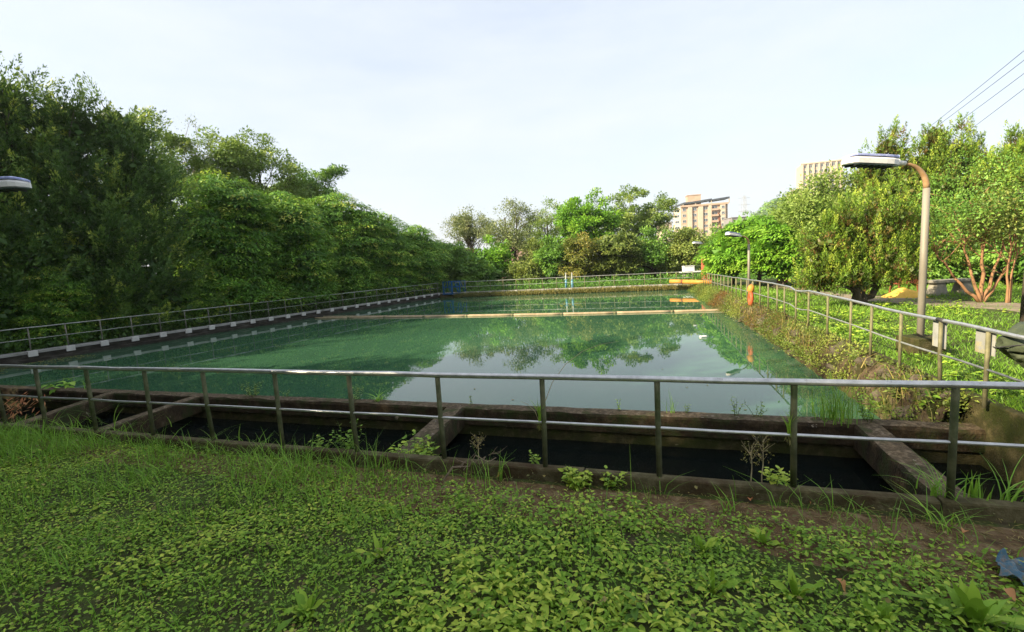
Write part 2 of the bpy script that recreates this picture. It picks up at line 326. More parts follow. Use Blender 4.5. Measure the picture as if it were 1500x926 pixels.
def gz(x, y):
    h = BVH.ray_cast(Vector((x, y, 5)), Vector((0, 0, -1)))
    return h[0].z if h[0] is not None else 0.0

def sheet(name, poly, z, m):
    o = MB().add([(p[0], p[1], z) for p in poly], [tuple(range(len(poly)))]).build(name, m); return tag(o, kind='structure')
sheet('pool_water', [cNL+NK*.1+lout*.3, cNR+NK*.1+rout*.3, cFR+rout*.3+NK*.2, cFL+lout*.3+NK*.2], ZW, M['water'])
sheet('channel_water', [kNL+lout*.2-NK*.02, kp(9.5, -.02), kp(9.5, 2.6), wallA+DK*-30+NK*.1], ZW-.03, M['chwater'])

# bare dirt strip along the kerb (slightly uneven sheet lying on the ground)
def strip(name, ptsA, ptsB, m, lift=.012, nv=6):
    V = []; n = len(ptsA)
    for j in range(nv+1):
        for i in range(n):
            p = np.asarray(ptsA[i])*(1-j/nv)+np.asarray(ptsB[i])*(j/nv)
            e = lift*(1 if 0 < j < nv else -.6)
            V.append((p[0], p[1], gz(p[0], p[1])+e))
    Fc = [(j*n+i, j*n+i+1, (j+1)*n+i+1, (j+1)*n+i) for j in range(nv) for i in range(n-1)]
    return tag(MB().add(V, Fc).build(name, m, smooth=True), kind='structure')
ss = np.linspace(-9, 3.9, 120)
def dirtw(s):
    return float(np.interp(s, [-9, -5, -2.6, -1.2, .2, 1.2, 2.4, 3.9], [.18, .3, .4, .52, .50, .42, .66, .85]))
strip('dirt_strip', [kp(s, -.11) for s in ss], [kp(s, -.11-dirtw(s)*1.35-.12*noise.noise(Vector((s*2, 3, 0)))) for s in ss], M['dirt'])
pa = [at(1560, 468, .1), at(1480, 456, .1), at(1400, 450, .1), at(1330, 445, .1), at(1270, 440, .1), at(1215, 432, .1), at(1170, 424, .05), at(1130, 417, .0)]
pb = [at(1560, 445, .1), at(1480, 440, .1), at(1400, 438, .1), at(1340, 434, .1), at(1280, 430, .1), at(1225, 425, .1), at(1180, 419, .05), at(1140, 414, .0)]
def dens(ps, n=60):
    ps = np.array(ps)[:, :2]; t = np.linspace(0, len(ps)-1, n); return np.stack([np.interp(t, range(len(ps)), ps[:, k]) for k in (0, 1)], 1)
strip('dirt_path', dens(pa), dens(pb), M['path'], .02)

# ------------------------------------------------------------------ walls
def rough_prism(name, a, b, thick_dir, th, ztop, zbot, m, seg=.18, amp=.012, parent=None, kind=None, chamf=.02):
    """a long concrete wall/beam from a to b (its near top edge), th thick; edges worn unevenly"""
    a, b = np.asarray(a, float), np.asarray(b, float); Ln = np.linalg.norm(b-a); n = max(2, int(Ln/seg)); d = (b-a)/Ln
    prof = [(0, zbot), (0, ztop-chamf*1.5), (chamf, ztop), (th*.5, ztop+.004), (th-chamf, ztop), (th, ztop-chamf), (th, zbot)]
    V = []
    for i in range(n+1):
        p = a+d*Ln*i/n
        for k, (o, z) in enumerate(prof):
            q = p+np.asarray(thick_dir)*o
            nz_ = noise.noise(Vector((q[0]*2.3, q[1]*2.3, z*3+k)))+.6*noise.noise(Vector((q[0]*7, q[1]*7, z*3+k)))
            e = amp*nz_ if k in (1, 2, 3, 4, 5) else 0
            q = q+np.asarray(thick_dir)*e*(1 if k < 3 else -1 if k > 3 else 0)
            V.append((q[0], q[1], z+e*(.9 if k in (2, 3, 4) else .5 if k in (1, 5) else 0)))
    k = len(prof)
    Fc = [(i*k+j, i*k+j+1, (i+1)*k+j+1, (i+1)*k+j) for i in range(n) for j in range(k-1)]
    Fc += [tuple(range(k)), tuple(range(n*k+k-1, n*k-1, -1))]
    mb = MB().add(V, Fc); o = mb.build(name, m, parent)
    if kind: tag(o, kind=kind)
    return o
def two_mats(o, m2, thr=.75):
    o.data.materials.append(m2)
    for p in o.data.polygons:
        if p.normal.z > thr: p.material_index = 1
# kerb under the near railing, cast in lengths with joints
kerb = empty('kerb', (*kp(0), 0), 'low mossy concrete kerb between the grass and the channel', 'kerb')
cuts = [-20, -15.2, -10.4, -7.1, -4.6, -2.2, .35, 2.75, 5.2, 9]
for i in range(len(cuts)-1):
    o = rough_prism('kerb_length', kp(cuts[i]+.006, -.1), kp(cuts[i+1]-.006, -.1), NK, .1, KT+.004*math.sin(i*3), -.9, M['kerb'], .12, .005, kerb, chamf=.008)
# inner wall between channel and pool
iw = empty('channel_wall', (*wallA, ZL), 'long weathered concrete wall between the dark channel and the green pool', 'wall')
wl, wr = isect(wallA, DK, lp+lout*.1, ldir), isect(wallA, DK, rp0+rout*.06, rdir)
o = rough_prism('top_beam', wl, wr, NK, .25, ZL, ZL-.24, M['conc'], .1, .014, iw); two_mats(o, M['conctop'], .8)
rough_prism('lower_wall', wl+NK*.045, wr+NK*.045, NK, .18, ZL-.235, -1.0, M['moss'], .2, .02, iw)
for t, (px, py, px2, py2) in {'a': (165, 575, 40, 622), 'b': (290, 580, 150, 630), 'c': (668, 596, 592, 670), 'd': (1268, 620, 1393, 727)}.items():
    p, q = at(px, py, ZL)[:2], at(px2, py2, ZL)[:2]
    lab = {'a': 'concrete strut across the channel nearest the left edge', 'b': 'concrete strut across the channel, second from the left', 'c': 'mossy concrete strut across the middle of the channel', 'd': 'broad pale topped concrete strut at the right of the channel'}[t]
    a_ = wallA+DK*np.dot(p-wallA, DK); b_ = K0+DK*np.dot(q-K0, DK)-0
    dd = nrm(b_-a_); sd = np.array([dd[1], -dd[0]])*-1
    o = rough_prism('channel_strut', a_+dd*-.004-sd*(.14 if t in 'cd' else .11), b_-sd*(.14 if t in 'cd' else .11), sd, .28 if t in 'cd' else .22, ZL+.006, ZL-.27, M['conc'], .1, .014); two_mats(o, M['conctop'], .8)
    tag(o, lab, 'strut', 'concrete struts across the channel')
# left wall with grey coping
def back_wall(name, a, b, outd, label, facem):
    e = empty(name, (*a, ZL), label, 'wall')
    rough_prism('wall_face', a, b, outd, .3, ZL-.09, -1.3, facem, .4, .02, e)
    rough_prism('lower_ledge', a-outd*.07, b-outd*.07, outd, .06, ZL-.24, -1.3, facem, .4, .02, e)
    rough_prism('coping', a-outd*.012, b-outd*.012, outd, .38, ZL, ZL-.085, M['coping'], .5, .006, e, chamf=.01)
    return e
back_wall('pool_wall', kNL-lout*0-ldir*.3, cFL+ldir*.3, lout, 'dark stained pool wall with grey coping under the left trees', M['leftwall'])
fout = np.array([-fd[1], fd[0]])
back_wall('pool_wall', cFL+fd*.1, cFR+fd*.3, fout, 'low pool wall at the far end overgrown with yellowish weeds', M['bank'])
# right bank: kerb at the fence, eroded slope down to the water
def right_bank():
    e = empty('pool_bank', (*rp0, 0), 'eroded stone bank along the right side of the pool', 'bank')
    n = 150; V = []; Ys = np.linspace(4.97, 31.5, n)
    prof = [(.06, .0), (-.05, -.03), (-.13, -.09), (-.24, -.14), (-.32, -.26), (-.38, -.42), (-.44, -.62), (-.55, -1.2)]
    for Y in Ys:
        c = np.array([XR(Y), Y])
        for k, (o, z) in enumerate(prof):
            nzv = noise.noise(Vector((Y*1.7, k*.7, 0)))*.09+noise.noise(Vector((Y*5, k*1.3, 4)))*.05
            q = c+rout*((o if k == 0 else o*.62)+(nzv*.8 if 0 < k < 7 else 0)); V.append((q[0], q[1], rz(Y)+z+(.5*nzv if 0 < k < 7 else 0)))
    k = len(prof); Fc = [(i*k+j, i*k+j+1, (i+1)*k+j+1, (i+1)*k+j) for i in range(n-1) for j in range(k-1)]
    MB().add(V, Fc).build('slope', M['bank'], e)
    for i in range(0, 9):
        y0, y1 = 3.0+i*3.2, 3.0+(i+1)*3.2-.015
        p, q = np.array([XR(y0), y0])+rout*.05, np.array([XR(y1), y1])+rout*.05
        rough_prism('bank_kerb', p, q, rout, .10, .5*(rz(y0)+rz(y1))+.05, -1.1, M['moss'], .2, .006, e, chamf=.01)
    rs = random.Random(3)
    for i in range(70):
        Y = 5.1+rs.random()**1.6*20; o = -.05-.4*rs.random(); s = (.035+.06*rs.random())*(1 if Y < 9 else 1.4)
        z = float(np.interp(-o, [.05, .24, .44], [-.02, -.14, -.55]))+rz(Y)
        c = np.array([XR(Y), Y])+rout*o*.62
        bm = bmesh.new(); bmesh.ops.create_icosphere(bm, subdivisions=1, radius=1)
        for v in bm.verts:
            f_ = 1+.35*noise.noise(Vector(v.co)*1.5+Vector((i*5, 0, 0)))
            v.co = Vector((v.co.x*s*1.5*f_, v.co.y*s*1.5*f_, v.co.z*s*.8*f_))
        me = bpy.data.meshes.new('stone'); bm.to_mesh(me); bm.free(); me.materials.append(M['stone'])
        st = link('stone', me); st.location = (c[0], c[1], z); st.rotation_euler = (rs.random(), rs.random(), rs.random()*6); st.parent = e; st.matrix_parent_inverse = Matrix.Translation(-Vector(e.location))
    return e
BANK = right_bank()
e_ = BANK
for (px, py, dz) in [(1293, 628, 0), (1063, 545, 0), (921, 458, 0), (627, 330, 0)]:      # square concrete stubs, zoomed-crop pixels
    q = at(1000+px/3.0, 390+py/3.0, -.1); Y = q[1]; c = np.array([XR(Y), Y])-rout*.14
    tag(MB().box((c[0], c[1], rz(Y)-.30), (.15, .13, .46), (np.array([*rdir, 0]), np.array([*rout, 0]), np.array([0, 0, 1.]))).build('concrete_stub', M['moss'], e_, bevel=.008))

# ------------------------------------------------------------------ railings
def railing(name, label, cat, posts, hrail, mid, rp_, rt, rm, mp_, mt, mm, block=None, wob=None, ext=(0, 0), sleeve=()):
    e = empty(name, posts[0], label, cat)
    tops = []
    for i, p in enumerate(posts):
        p = np.asarray(p, float); ln = np.array([RNG.normal(0, .008), RNG.normal(0, .008), 0])
        t = p+np.array([0, 0, hrail-rt])+ln; tops.append(p+np.array([0, 0, hrail])+ln)
        o = MB().tube([p, p*.5+t*.5+ln*.4, t], rp_, 10).build('post', mp_, e, smooth=True)
        if block is not None:
            b_ = p+np.array([*block, 0])*.05
            ax = (np.array([block[1], -block[0], 0]), np.array([*block, 0]), np.array([0, 0, 1.]))
            MB().box(b_+np.array([0, 0, -.085]), (.25, .2, .19), ax).build('footing', M['block'], o, bevel=.01)
    tops = np.array(tops)
    d0, d1 = nrm(tops[1]-tops[0]), nrm(tops[-1]-tops[-2])
    pts = [tops[0]-d0*ext[0]]+list(tops)+[tops[-1]+d1*ext[1]]
    fine = []
    for i in range(len(pts)-1):
        for t in (0, .5):
            q = pts[i]*(1-t)+pts[i+1]*t; q = q+np.array([0, 0, RNG.normal(0, .003)])
            if wob: q = q+wob(q)
            fine.append(q)
    fine.append(pts[-1])
    MB().tube(fine, rt, 12).build('top_rail', mt, e, smooth=True)
    MB().tube([q-np.array([0, 0, hrail-mid+0]) for q in fine], rm, 10).build('middle_rail', mm, e, smooth=True)
    for k in sleeve:
        MB().tube([tops[k]-d0*.06, tops[k]+d0*.06], rt*1.25, 12).build('joint_sleeve', M['darkmetal'], e, smooth=True)
    return e
sp = .945
near_px = [(22, 617), (80, 622), (151, 628), (230, 636), (315, 644), (410, 655), (520, 664), (648, 675), (797, 687), (966, 700), (1162, 712), (1388, 728)]
sn = [np.dot(at(x, y, KT)[:2]-K0, DK) for x, y in near_px]
sn = [sn[0]-.9*k for k in range(9, 0, -1)]+sn+[sn[-1]+.93, sn[-1]+1.86]
railing('near_railing', 'long green posted steel railing along the kerb in the foreground', 'railing', [(*kp(s, -.045), KT-.01) for s in sn], .80, .405, .0225, .0245, .0125, M['post'], M['rail'], M['rail'])
ys = [];  d = 0
lposts = []
L0 = cNL; tot = np.dot(cFL-cNL, ldir)
n = int(tot/.98)
for i in range(n+1):
    p = cNL+ldir*(tot*i/n)+lout*.10; lposts.append((*p, ZL))
railing('left_railing', 'thin grey railing on the left pool wall in front of the dark trees', 'railing', lposts, .80, .41, .021, .019, .013, M['postleft'], M['railold'], M['railold'], -lout, ext=(3, .3))
totf = np.dot(cFR-cFL, fd); n = int(totf/1.06); fposts = [(*(cFL+fd*(1.3+(totf-1.3)*i/n)+fout*.10), ZL) for i in range(n+1)]
railing('far_railing', 'grey railing with white footings across the far end of the pool', 'railing', fposts, .80, .41, .021, .02, .014, M['postpale'], M['railold'], M['railold'], -fout)
ry = [at(x, y, KT)[1] for x, y in [(1442, 595), (1365, 567), (1313, 540), (1273, 521), (1240, 508), (1213, 493), (1192, 480), (1175, 472), (1157, 465), (1145, 460)]]
ry = [3.95]+ry+list(np.arange(ry[-1]+.9, 28.5, .92))
rposts = [(XR(Y), Y, rz(Y)+.0) for Y in ry]
def kink(q):
    return np.array([0, 0, -.07*math.exp(-((q[1]-10.6)/.35)**2)-.02*math.exp(-((q[1]-6.6)/.9)**2)])
railing('right_railing', 'sunlit railing with a dented top rail along the right bank', 'railing', rposts, .82, .41, .0205, .021, .0125, M['postpale'], M['rail'], M['railold'], None, kink, sleeve=(2,))

# things on the right railing
def plate(Y0, off, wd, ht, label):
    c = np.array([XR(Y0), Y0])+rout*.035+rdir*off; zt = rz(Y0)+.82-.03
    ax = (np.array([*rdir, 0]), np.array([*rout, 0]), np.array([0, 0, 1.]))
    e = empty('sign_plate', (c[0], c[1], zt-ht), label, 'sign plate', 'blank plates hung on the right railing')
    MB().box((c[0], c[1], zt-ht/2), (wd, .012, ht), ax).build('plate', M['plate'], e, bevel=.003)
    for s in (-1, 1):
        MB().tube([(c[0]+rdir[0]*s*wd*.35, c[1]+rdir[1]*s*wd*.35, zt-.02), (c[0]+rdir[0]*s*wd*.35-rout[0]*.04, c[1]+rdir[1]*s*wd*.35-rout[1]*.04, zt+.035)], .005, 6).build('hook', M['darkmetal'], e)
plate(ry[2], .13, .26, .32, 'pale plate stained yellow hung on the right railing in front of the tall lamp')
plate(ry[1], .10, .29, .24, 'plain grey plate hung on the right railing beside the tarp bundle')

def tarp():
    c = np.array([5.02, 4.42, .82])
    bm = bmesh.new(); bmesh.ops.create_icosphere(bm, subdivisions=5, radius=1)
    for v in bm.verts:
        p = Vector(v.co); r_ = 1+.14*noise.noise(p*1.4+Vector((3, 1, 0)))
        f_ = abs(noise.noise(Vector((p.x*2.2+p.z*1.2, p.y*2.2, p.z*1.0))))*.22+abs(noise.noise(Vector((p.x*5, p.y*5+p.z*4, p.z*3))))*.07
        r_ -= f_
        flat = .78 if p.z < 0 else 1
        v.co = Vector((p.x*r_*.34, p.y*r_*.36, p.z*r_*.30*flat+(-.07*p.x if p.z < 0 else 0)))
    me = bpy.data.meshes.new('tarp_bundle'); bm.to_mesh(me); bm.free(); me.materials.append(M['tarp'])
    me.polygons.foreach_set('use_smooth', [True]*len(me.polygons))
    o = link('tarp_bundle', me); o.location = tuple(c+np.array([.10, -.02, -.08])); tag(o, 'dark olive tarp bundle wrapped round the near end of the right railing', 'tarp')
    MB().tube([c+np.array([.06+.30*math.cos(a), .32*math.sin(a), -.02+.05*math.sin(a*2)]) for a in np.linspace(0, 2*math.pi, 40)], .006, 6).build('cord', M['darkmetal'], o)
tarp()

def life_ring():
    q = at(1112, 436, 0.1); Y = min(ry, key=lambda y: abs(y-14.6)); c = np.array([XR(Y), Y])-rout*.07
    z0 = rz(Y)
    e = empty('life_ring', (c[0], c[1], z0+.1), 'orange red life ring hanging with its float on a right railing post', 'life ring')
    pts = [np.array([c[0]+rdir[0]*.16*math.cos(a), c[1]+rdir[1]*.16*math.cos(a), z0+.22+.19*math.sin(a)]) for a in np.linspace(0, 2*math.pi, 25)]
    MB().tube(pts, .06, 8, False).build('ring', M['ring'], e, smooth=True)
    bm = MB(); bm.tube([(c[0], c[1], z0+.42), (c[0], c[1], z0+.48), (c[0]+.02, c[1], z0+.62), (c[0], c[1], z0+.68)], [.05, .11, .10, .04], 10)
    bm.build('float', M['orange'], e, smooth=True)
    MB().tube([(c[0], c[1], z0+.66), (c[0]+rout[0]*.07, c[1]+rout[1]*.07, z0+.80)], .008, 6).build('rope', M['stalk'], e)
life_ring()

# ------------------------------------------------------------------ street lamps
def lamp(base, h, dirxy, reach, label, headl=.82, r=.047, plinth=True, head_tilt=.0, thin=1):
    b = np.asarray(base, float); dr = np.array([*nrm(np.array(dirxy)), 0]); e = empty('street_lamp', b, label, 'street lamp', 'white headed street lamps round the pool')
    if plinth:
        MB().box(b+np.array([0, 0, .11]), (.42, .42, .34)).build('plinth', M['moss'], e, bevel=.015)
    R_ = .36; top = b+np.array([0, 0, h])
    MB().tube([b, b+np.array([0, 0, h*.5]), b+np.array([0, 0, h-R_])], [r*1.05, r, r*.92], 14).build('pole', M['pole'], e, smooth=True)
    arc = [b+np.array([0, 0, h-R_])+dr*R_*(1-math.cos(a))+np.array([0, 0, R_*math.sin(a)]) for a in np.linspace(0, math.pi/2*.97, 10)]
    arc.append(arc[-1]+dr*(reach-R_)+np.array([0, 0, .02]))
    MB().tube(arc, [r*.92-(r*.5)*i/10 for i in range(11)], 12).build('arm', M['polearm'], e, smooth=True)
    a0 = arc[-1]; ax = nrm(dr+np.array([0, 0, .03+head_tilt])); sd = np.cross(np.array([0, 0, 1.]), dr); up = np.cross(ax, sd)
    MB().tube([a0-ax*.06, a0+ax*.10], [r*.72, r*.85], 12).build('socket', M['lampwhite'], e, smooth=True)
    def shell(t0, z0, z1, wf, ts):
        V = []; n = len(ts)
        for t in ts:
            k = t; wd = .13*wf*(1-.9*max(0, (k-.82)/.18)**2)*(min(1, .55+k*2.5)); lift = .05*max(0, (k-.8)/.2)**2
            for s_, zz in ((-1, z0), (-1, z0*.35+z1*.65), (-.55, z1), (.55, z1), (1, z0*.35+z1*.65), (1, z0)):
                V.append(a0+ax*(.09+k*headl)+sd*wd*s_+up*(zz*(1-.35*max(0, (k-.75)/.25)**2)+.0-lift*.4))
        m = 6; Fc = [(i*m+j, i*m+(j+1) % m, (i+1)*m+(j+1) % m, (i+1)*m+j) for i in range(n-1) for j in range(m)]
        Fc += [tuple(range(m)), tuple(range(n*m-1, n*m-m-1, -1))]
        return MB().add(V, Fc)
    ts = [0, .05, .15, .3, .5, .7, .82, .9, .96, 1.0]
    hd = shell(0, -.045, .065, 1.0, ts).build('lamp_head', M['lampwhite'], e, smooth=False, bevel=.004)
    shell(0, .0655, .105, .82, ts).build('cap', M['lamptop'], hd, bevel=.004)
    shell(0, -.062, -.046, .86, ts).build('lens', M['lampunder'], hd)
    for k in np.linspace(.15, .85, 7):
        MB().box(a0+ax*(.09+k*headl)+up*-.070, (.02, .19, .02), (ax, sd, up)).build('rib', M['darkmetal'], hd)
    return e
p = at(1347, 522, .08)
lz = atY(1345, 240, p[1])[2]
lamp((p[0], p[1], gz(p[0], p[1])), lz-gz(p[0], p[1]), (-1, -.06), .43, 'tall rusty armed street lamp in the sunlit grass at the right', head_tilt=.05)
p = atY(1097, 420, 21.0); g_ = gz(p[0], p[1])
lamp((p[0], p[1], g_), atY(1094, 346, 21.0)[2]-g_, (-1, -.35), .50, 'slim street lamp standing half way along the right railing', .75, .055, False, .12)
p = atY(1034, 420, 36.0); g_ = gz(p[0], p[1])
lamp((p[0], p[1], g_), atY(1030, 357, 36.0)[2]-g_, (-1, -.3), .35, 'small far street lamp by the red pillar at the pool corner', .75, .05, False, .06)
p = atY(-137, 300, 6.3); g_ = gz(p[0], p[1])
lamp((p[0], p[1], g_), atY(-100, 279, 6.3)[2]-g_, (1, .12), .5, 'street lamp at the left edge with only its white head in view', .92, .06, True, .0)
p = atY(-47, 385, 20); g_ = gz(p[0], p[1])
lamp((p[0], p[1], g_), atY(-15, 385, 20)[2]-g_, (1, .0), .6, 'lamp head tip peeping in low at the left edge before dark conifers', .92, .06, False, .0)

# ------------------------------------------------------------------ pool furniture
def boom():
    a, b = at(462, 466.5, ZW), at(1075, 455, ZW)
    e = empty('floating_boom', a, 'pale double pipe boom floating across the far part of the pool', 'boom')
    d_ = nrm((b-a)[:2]); s_ = np.array([-d_[1], d_[0]])
    for k, (o, r) in enumerate(((0, .045), (.2, .035))):
        n = 9; sag = lambda t: (-.35*math.sin(t*math.pi)+(.45 if k else 0)*(1-t)**3)
        for i in range(n):
            pts = []
            for t in np.linspace(i/n, (i+1)/n-.001, 6):
                q = a*(1-t)+b*t; q = q+np.array([*s_, 0])*(o+sag(t)); q[2] = ZW+.025; pts.append(q)
            MB().tube(pts, r, 8).build('pipe_length', M['boom'], e, smooth=True)
    for i in range(1, 9):
        t = i/9; q = a*(1-t)+b*t; q = q+np.array([*s_, 0])*(-.35*math.sin(t*math.pi)); q[2] = ZW+.025; ax = np.array([*d_, 0])
        MB().tube([q-ax*.07, q+ax*.06], .055, 8).build('collar', M['postpale'], e, smooth=True)
boom()
def corner_pipe():
    a, b = atY(982, 412.3, 31.0), atY(1043, 413.8, 28.6)
    e = empty('orange_pipe', a, 'bright orange pipe lying across the far right corner of the pool', 'pipe')
    m_ = a*.69+b*.31
    MB().tube([a, m_-(b-a)*.002], .135, 12).build('pipe_length', M['orange'], e, smooth=True)
    MB().tube([m_+(b-a)*.002, b], .135, 12).build('pipe_length', M['orange'], e, smooth=True)
    d_ = nrm(b-a); MB().tube([m_-d_*.05, m_+d_*.05], .15, 12).build('collar', M['rust'], e, smooth=True)
corner_pipe()
def blue_frame():
    A, B = atY(650, 431.5, 37.2), atY(674, 430.5, 36.6)
    A[2] = B[2] = ZL-.1; h = 1.0; d_ = nrm(B-A); o_ = np.array([-d_[1], d_[0], 0]); ln = np.linalg.norm(B-A)
    e = empty('sluice_frame', A, 'blue steel cage frame at the far left corner of the pool', 'sluice frame')
    for s_ in (0, .9):
        for t in (0, .5, 1): 
            q = A+d_*ln*t+o_*s_; MB().bar(q, q+np.array([0, 0, h]), .07).build('upright', M['blue'], e)
        for z in (0.035, h-.035, h*.55):
            MB().bar(A+o_*s_+np.array([0, 0, z])+d_*.036, B+o_*s_+np.array([0, 0, z])-d_*.036, .05).build('crossbar', M['blue'], e)
        MB().bar(A+o_*(s_+.03)+d_*.05+np.array([0, 0, .05]), A+d_*ln*.22+o_*(s_+.03)+np.array([0, 0, h-.08]), .05).build('brace', M['blue'], e)
        MB().bar(B+o_*(s_+.03)-d_*.1+np.array([0, 0, .05]), A+d_*ln*.7+o_*(s_+.03)+np.array([0, 0, h-.08]), .05).build('brace', M['blue'], e)
    q = A+d_*ln*.55-o_*.04
    MB().box(q+np.array([0, 0, h*.5]), (.12, .05, h*.96), (d_, o_, np.array([0, 0, 1.]))).build('gate_leaf', M['blue'], e)
    MB().box(A+d_*ln*.5+o_*.45+np.array([0, 0, -.0]), (ln*1.1, 1.05, .06), (d_, o_, np.array([0, 0, 1.]))).build('deck', M['blue'], e)
blue_frame()
for px, lab in ((829.5, 'left of the two pale blue valve posts behind the far railing'), (838.5, 'right of the two pale blue valve posts behind the far railing')):
    p = at(px, 422, ZL); Y = p[1]+.45; p = atY(px, 421, Y); p[2] = -.22
    e = empty('valve_post', p, lab, 'valve post', 'pale blue valve posts')
    MB().tube([p, p+np.array([0, 0, 1.18])], .045, 10).build('stem', M['railold'], e, smooth=True)
    MB().tube([p, p+np.array([0, 0, .5]), p+np.array([0, 0, .62])], [.085, .085, .05], 10).build('sleeve', M['paleblue'], e, smooth=True)
    MB().tube([p+np.array([.14*math.cos(a), .14*math.sin(a), .66]) for a in np.linspace(0, 2*math.pi, 17)], .014, 6, False).build('handwheel', M['paleblue'], e, smooth=True)
def pillar(px, Ybase, w_, ptop, label):
    p = atY(px, 415, Ybase); g_ = gz(p[0], p[1]); t = atY(px, ptop, Ybase)[2]
    e = empty('red_pillar', (p[0], p[1], g_), label, 'pillar', 'brick red gate pillars')
    hh = t-g_; nb = int(hh/.16)
    for i in range(nb):
        MB().box((p[0]+RNG.normal(0, .004), p[1], g_+hh*(i+.5)/nb), (w_, w_, hh/nb-.012)).build('brick_course', M['red'], e, bevel=.008)
    MB().box((p[0], p[1], t+.045), (w_*1.25, w_*1.25, .09)).build('cap', M['red'], e, bevel=.01)
pillar(1035, 33.0, .52, 376, 'red brick pillar at the far right corner of the pool')
pillar(1146, 27, .40, 386, 'red pillar among the trees beyond the right lawn')
def white_table():
    p = at(1012, 410, -.2); p = atY(1014, 408, 37); g_ = gz(p[0], p[1])
    e = empty('white_table', (p[0], p[1], g_), 'low white table behind the far railing near the red pillar', 'table')
    MB().box((p[0]+.3, p[1], g_+.62), (2.4, .8, .09)).build('tabletop', M['white'], e, bevel=.01)
    for s_ in (-1, 1): MB().box((p[0]+.3+s_*.85, p[1], g_+.29), (.25, .6, .575)).build('leg', M['bench'], e, bevel=.01)
    b = empty('white_box', (p[0]-.3, p[1], g_+.667), 'small white box standing on the low white table', 'box')
    MB().box((p[0]-.3, p[1], g_+.667+.2), (.8, .5, .4)).build('body', M['white'], b, bevel=.02)
    MB().box((p[0]-.3, p[1], g_+1.085), (.86, .56, .035)).build('lid', M['white'], b, bevel=.008)
white_table()
def heap():
    p = at(1325, 433.5, .1); g_ = gz(p[0], p[1]); n = 26; V = []; rings = 8
    for j in range(rings+1):
        for i in range(n):
            a = 2*math.pi*i/n; r_ = (j/rings); rr = r_*(.62+.12*noise.noise(Vector((math.cos(a)*1.5, math.sin(a)*1.5, 1))))
            z = .34*(1-r_**1.4)*(1+.2*noise.noise(Vector((rr*math.cos(a)*4, rr*math.sin(a)*4, 7))))
            V.append((p[0]+rr*math.cos(a)*1.05, p[1]+rr*math.sin(a), g_+z-.02))
    Fc = [(j*n+i, j*n+(i+1) % n, (j+1)*n+(i+1) % n, (j+1)*n+i) for j in range(rings) for i in range(n)]
    tag(MB().add(V, Fc).build('sand_heap', M['sand'], smooth=True), 'bright yellow heap of sand beside the dirt path on the right', 'sand heap')
    q = atY(1324, 421, p[1]+1.0); g2 = gz(q[0], q[1])
    e = empty('red_trough', (q[0], q[1], g2), 'rusty red trough on legs behind the yellow sand heap', 'trough')
    mb = MB(); c = np.array([q[0], q[1], g2])
    V = [c+np.array([sx*(.34 if z == 0 else .5), sy*(.2 if z == 0 else .3), .38+z]) for z in (0, .26) for sx, sy in ((-1, -1), (1, -1), (1, 1), (-1, 1))]
    V += [c+np.array([sx*.46, sy*.26, .64]) for sx, sy in ((-1, -1), (1, -1), (1, 1), (-1, 1))]+[c+np.array([sx*.31, sy*.17, .42]) for sx, sy in ((-1, -1), (1, -1), (1, 1), (-1, 1))]
    Fc = [(3, 2, 1, 0)]+[(i, (i+1) % 4, 4+(i+1) % 4, 4+i) for i in range(4)]+[(4+i, 4+(i+1) % 4, 8+(i+1) % 4, 8+i) for i in range(4)]+[(8+i, 8+(i+1) % 4, 12+(i+1) % 4, 12+i) for i in range(4)]+[(12, 13, 14, 15)]
    mb.add(V, Fc).build('tray', M['red'], e)
    for sx in (-1, 1):
        for sy in (-1, 1): MB().bar(c+np.array([sx*.34, sy*.2, 0]), c+np.array([sx*.3, sy*.17, .40]), .04).build('leg', M['rust'], e)
heap()
def bench():
    p = at(1400, 428, .1); g_ = gz(p[0], p[1]); c = np.array([p[0], p[1], g_])
    e = empty('stone_bench', c, 'grey stone bench under the trees left of the bare orange branches', 'bench')
    MB().box(c+np.array([-.25, 0, .46]), (1.25, .42, .09)).build('seat', M['bench'], e, bevel=.015)
    for s_ in (-.62, .22):
        V = [c+np.array([s_+sx*(.22 if z == 0 else .13), sy*(.2 if z == 0 else .15), z]) for z in (0, .412) for sx, sy in ((-1, -1), (1, -1), (1, 1), (-1, 1))]
        MB().add(V, [(3, 2, 1, 0), (4, 5, 6, 7)]+[(i, (i+1) % 4, 4+(i+1) % 4, 4+i) for i in range(4)]).build('pedestal', M['bench'], e, bevel=.01)
bench()
def small_debris():
    p = at(1030, 494, ZW)
    o = MB().box((p[0], p[1], ZW+.02), (.20, .10, .05), (nrm(np.array([1, .2, 0])), nrm(np.array([-.2, 1, 0])), np.array([0, 0, 1.]))).build('float_block', M['white'], bevel=.02)
    tag(o, 'small white block of foam floating on the green water', 'foam block')
    # crumpled blue plastic sheet
    p = at(1506, 845, 0.05); bm = bmesh.new(); bmesh.ops.create_grid(bm, x_segments=26, y_segments=26, size=.11)
    for v in bm.verts:
        q = Vector((v.co.x*9, v.co.y*9, 0)); v.co.z = .07*abs(noise.noise(q))+.045*noise.noise(q*2.3); v.co.x += .02*noise.noise(q*1.7+Vector((5, 0, 0))); v.co.y += .03*noise.noise(q*1.3)
    bmesh.ops.solidify(bm, geom=bm.faces[:], thickness=.003)
    me = bpy.data.meshes.new('plastic_sheet'); bm.to_mesh(me); bm.free(); me.materials.append(M['trash'])
    o = link('plastic_sheet', me); o.location = (p[0], p[1], gz(p[0], p[1])+.05); o.rotation_euler = (.25, 0, .7)
    tag(o, 'crumpled blue plastic sheet lying in the weeds at the right edge', 'plastic sheet')
small_debris()

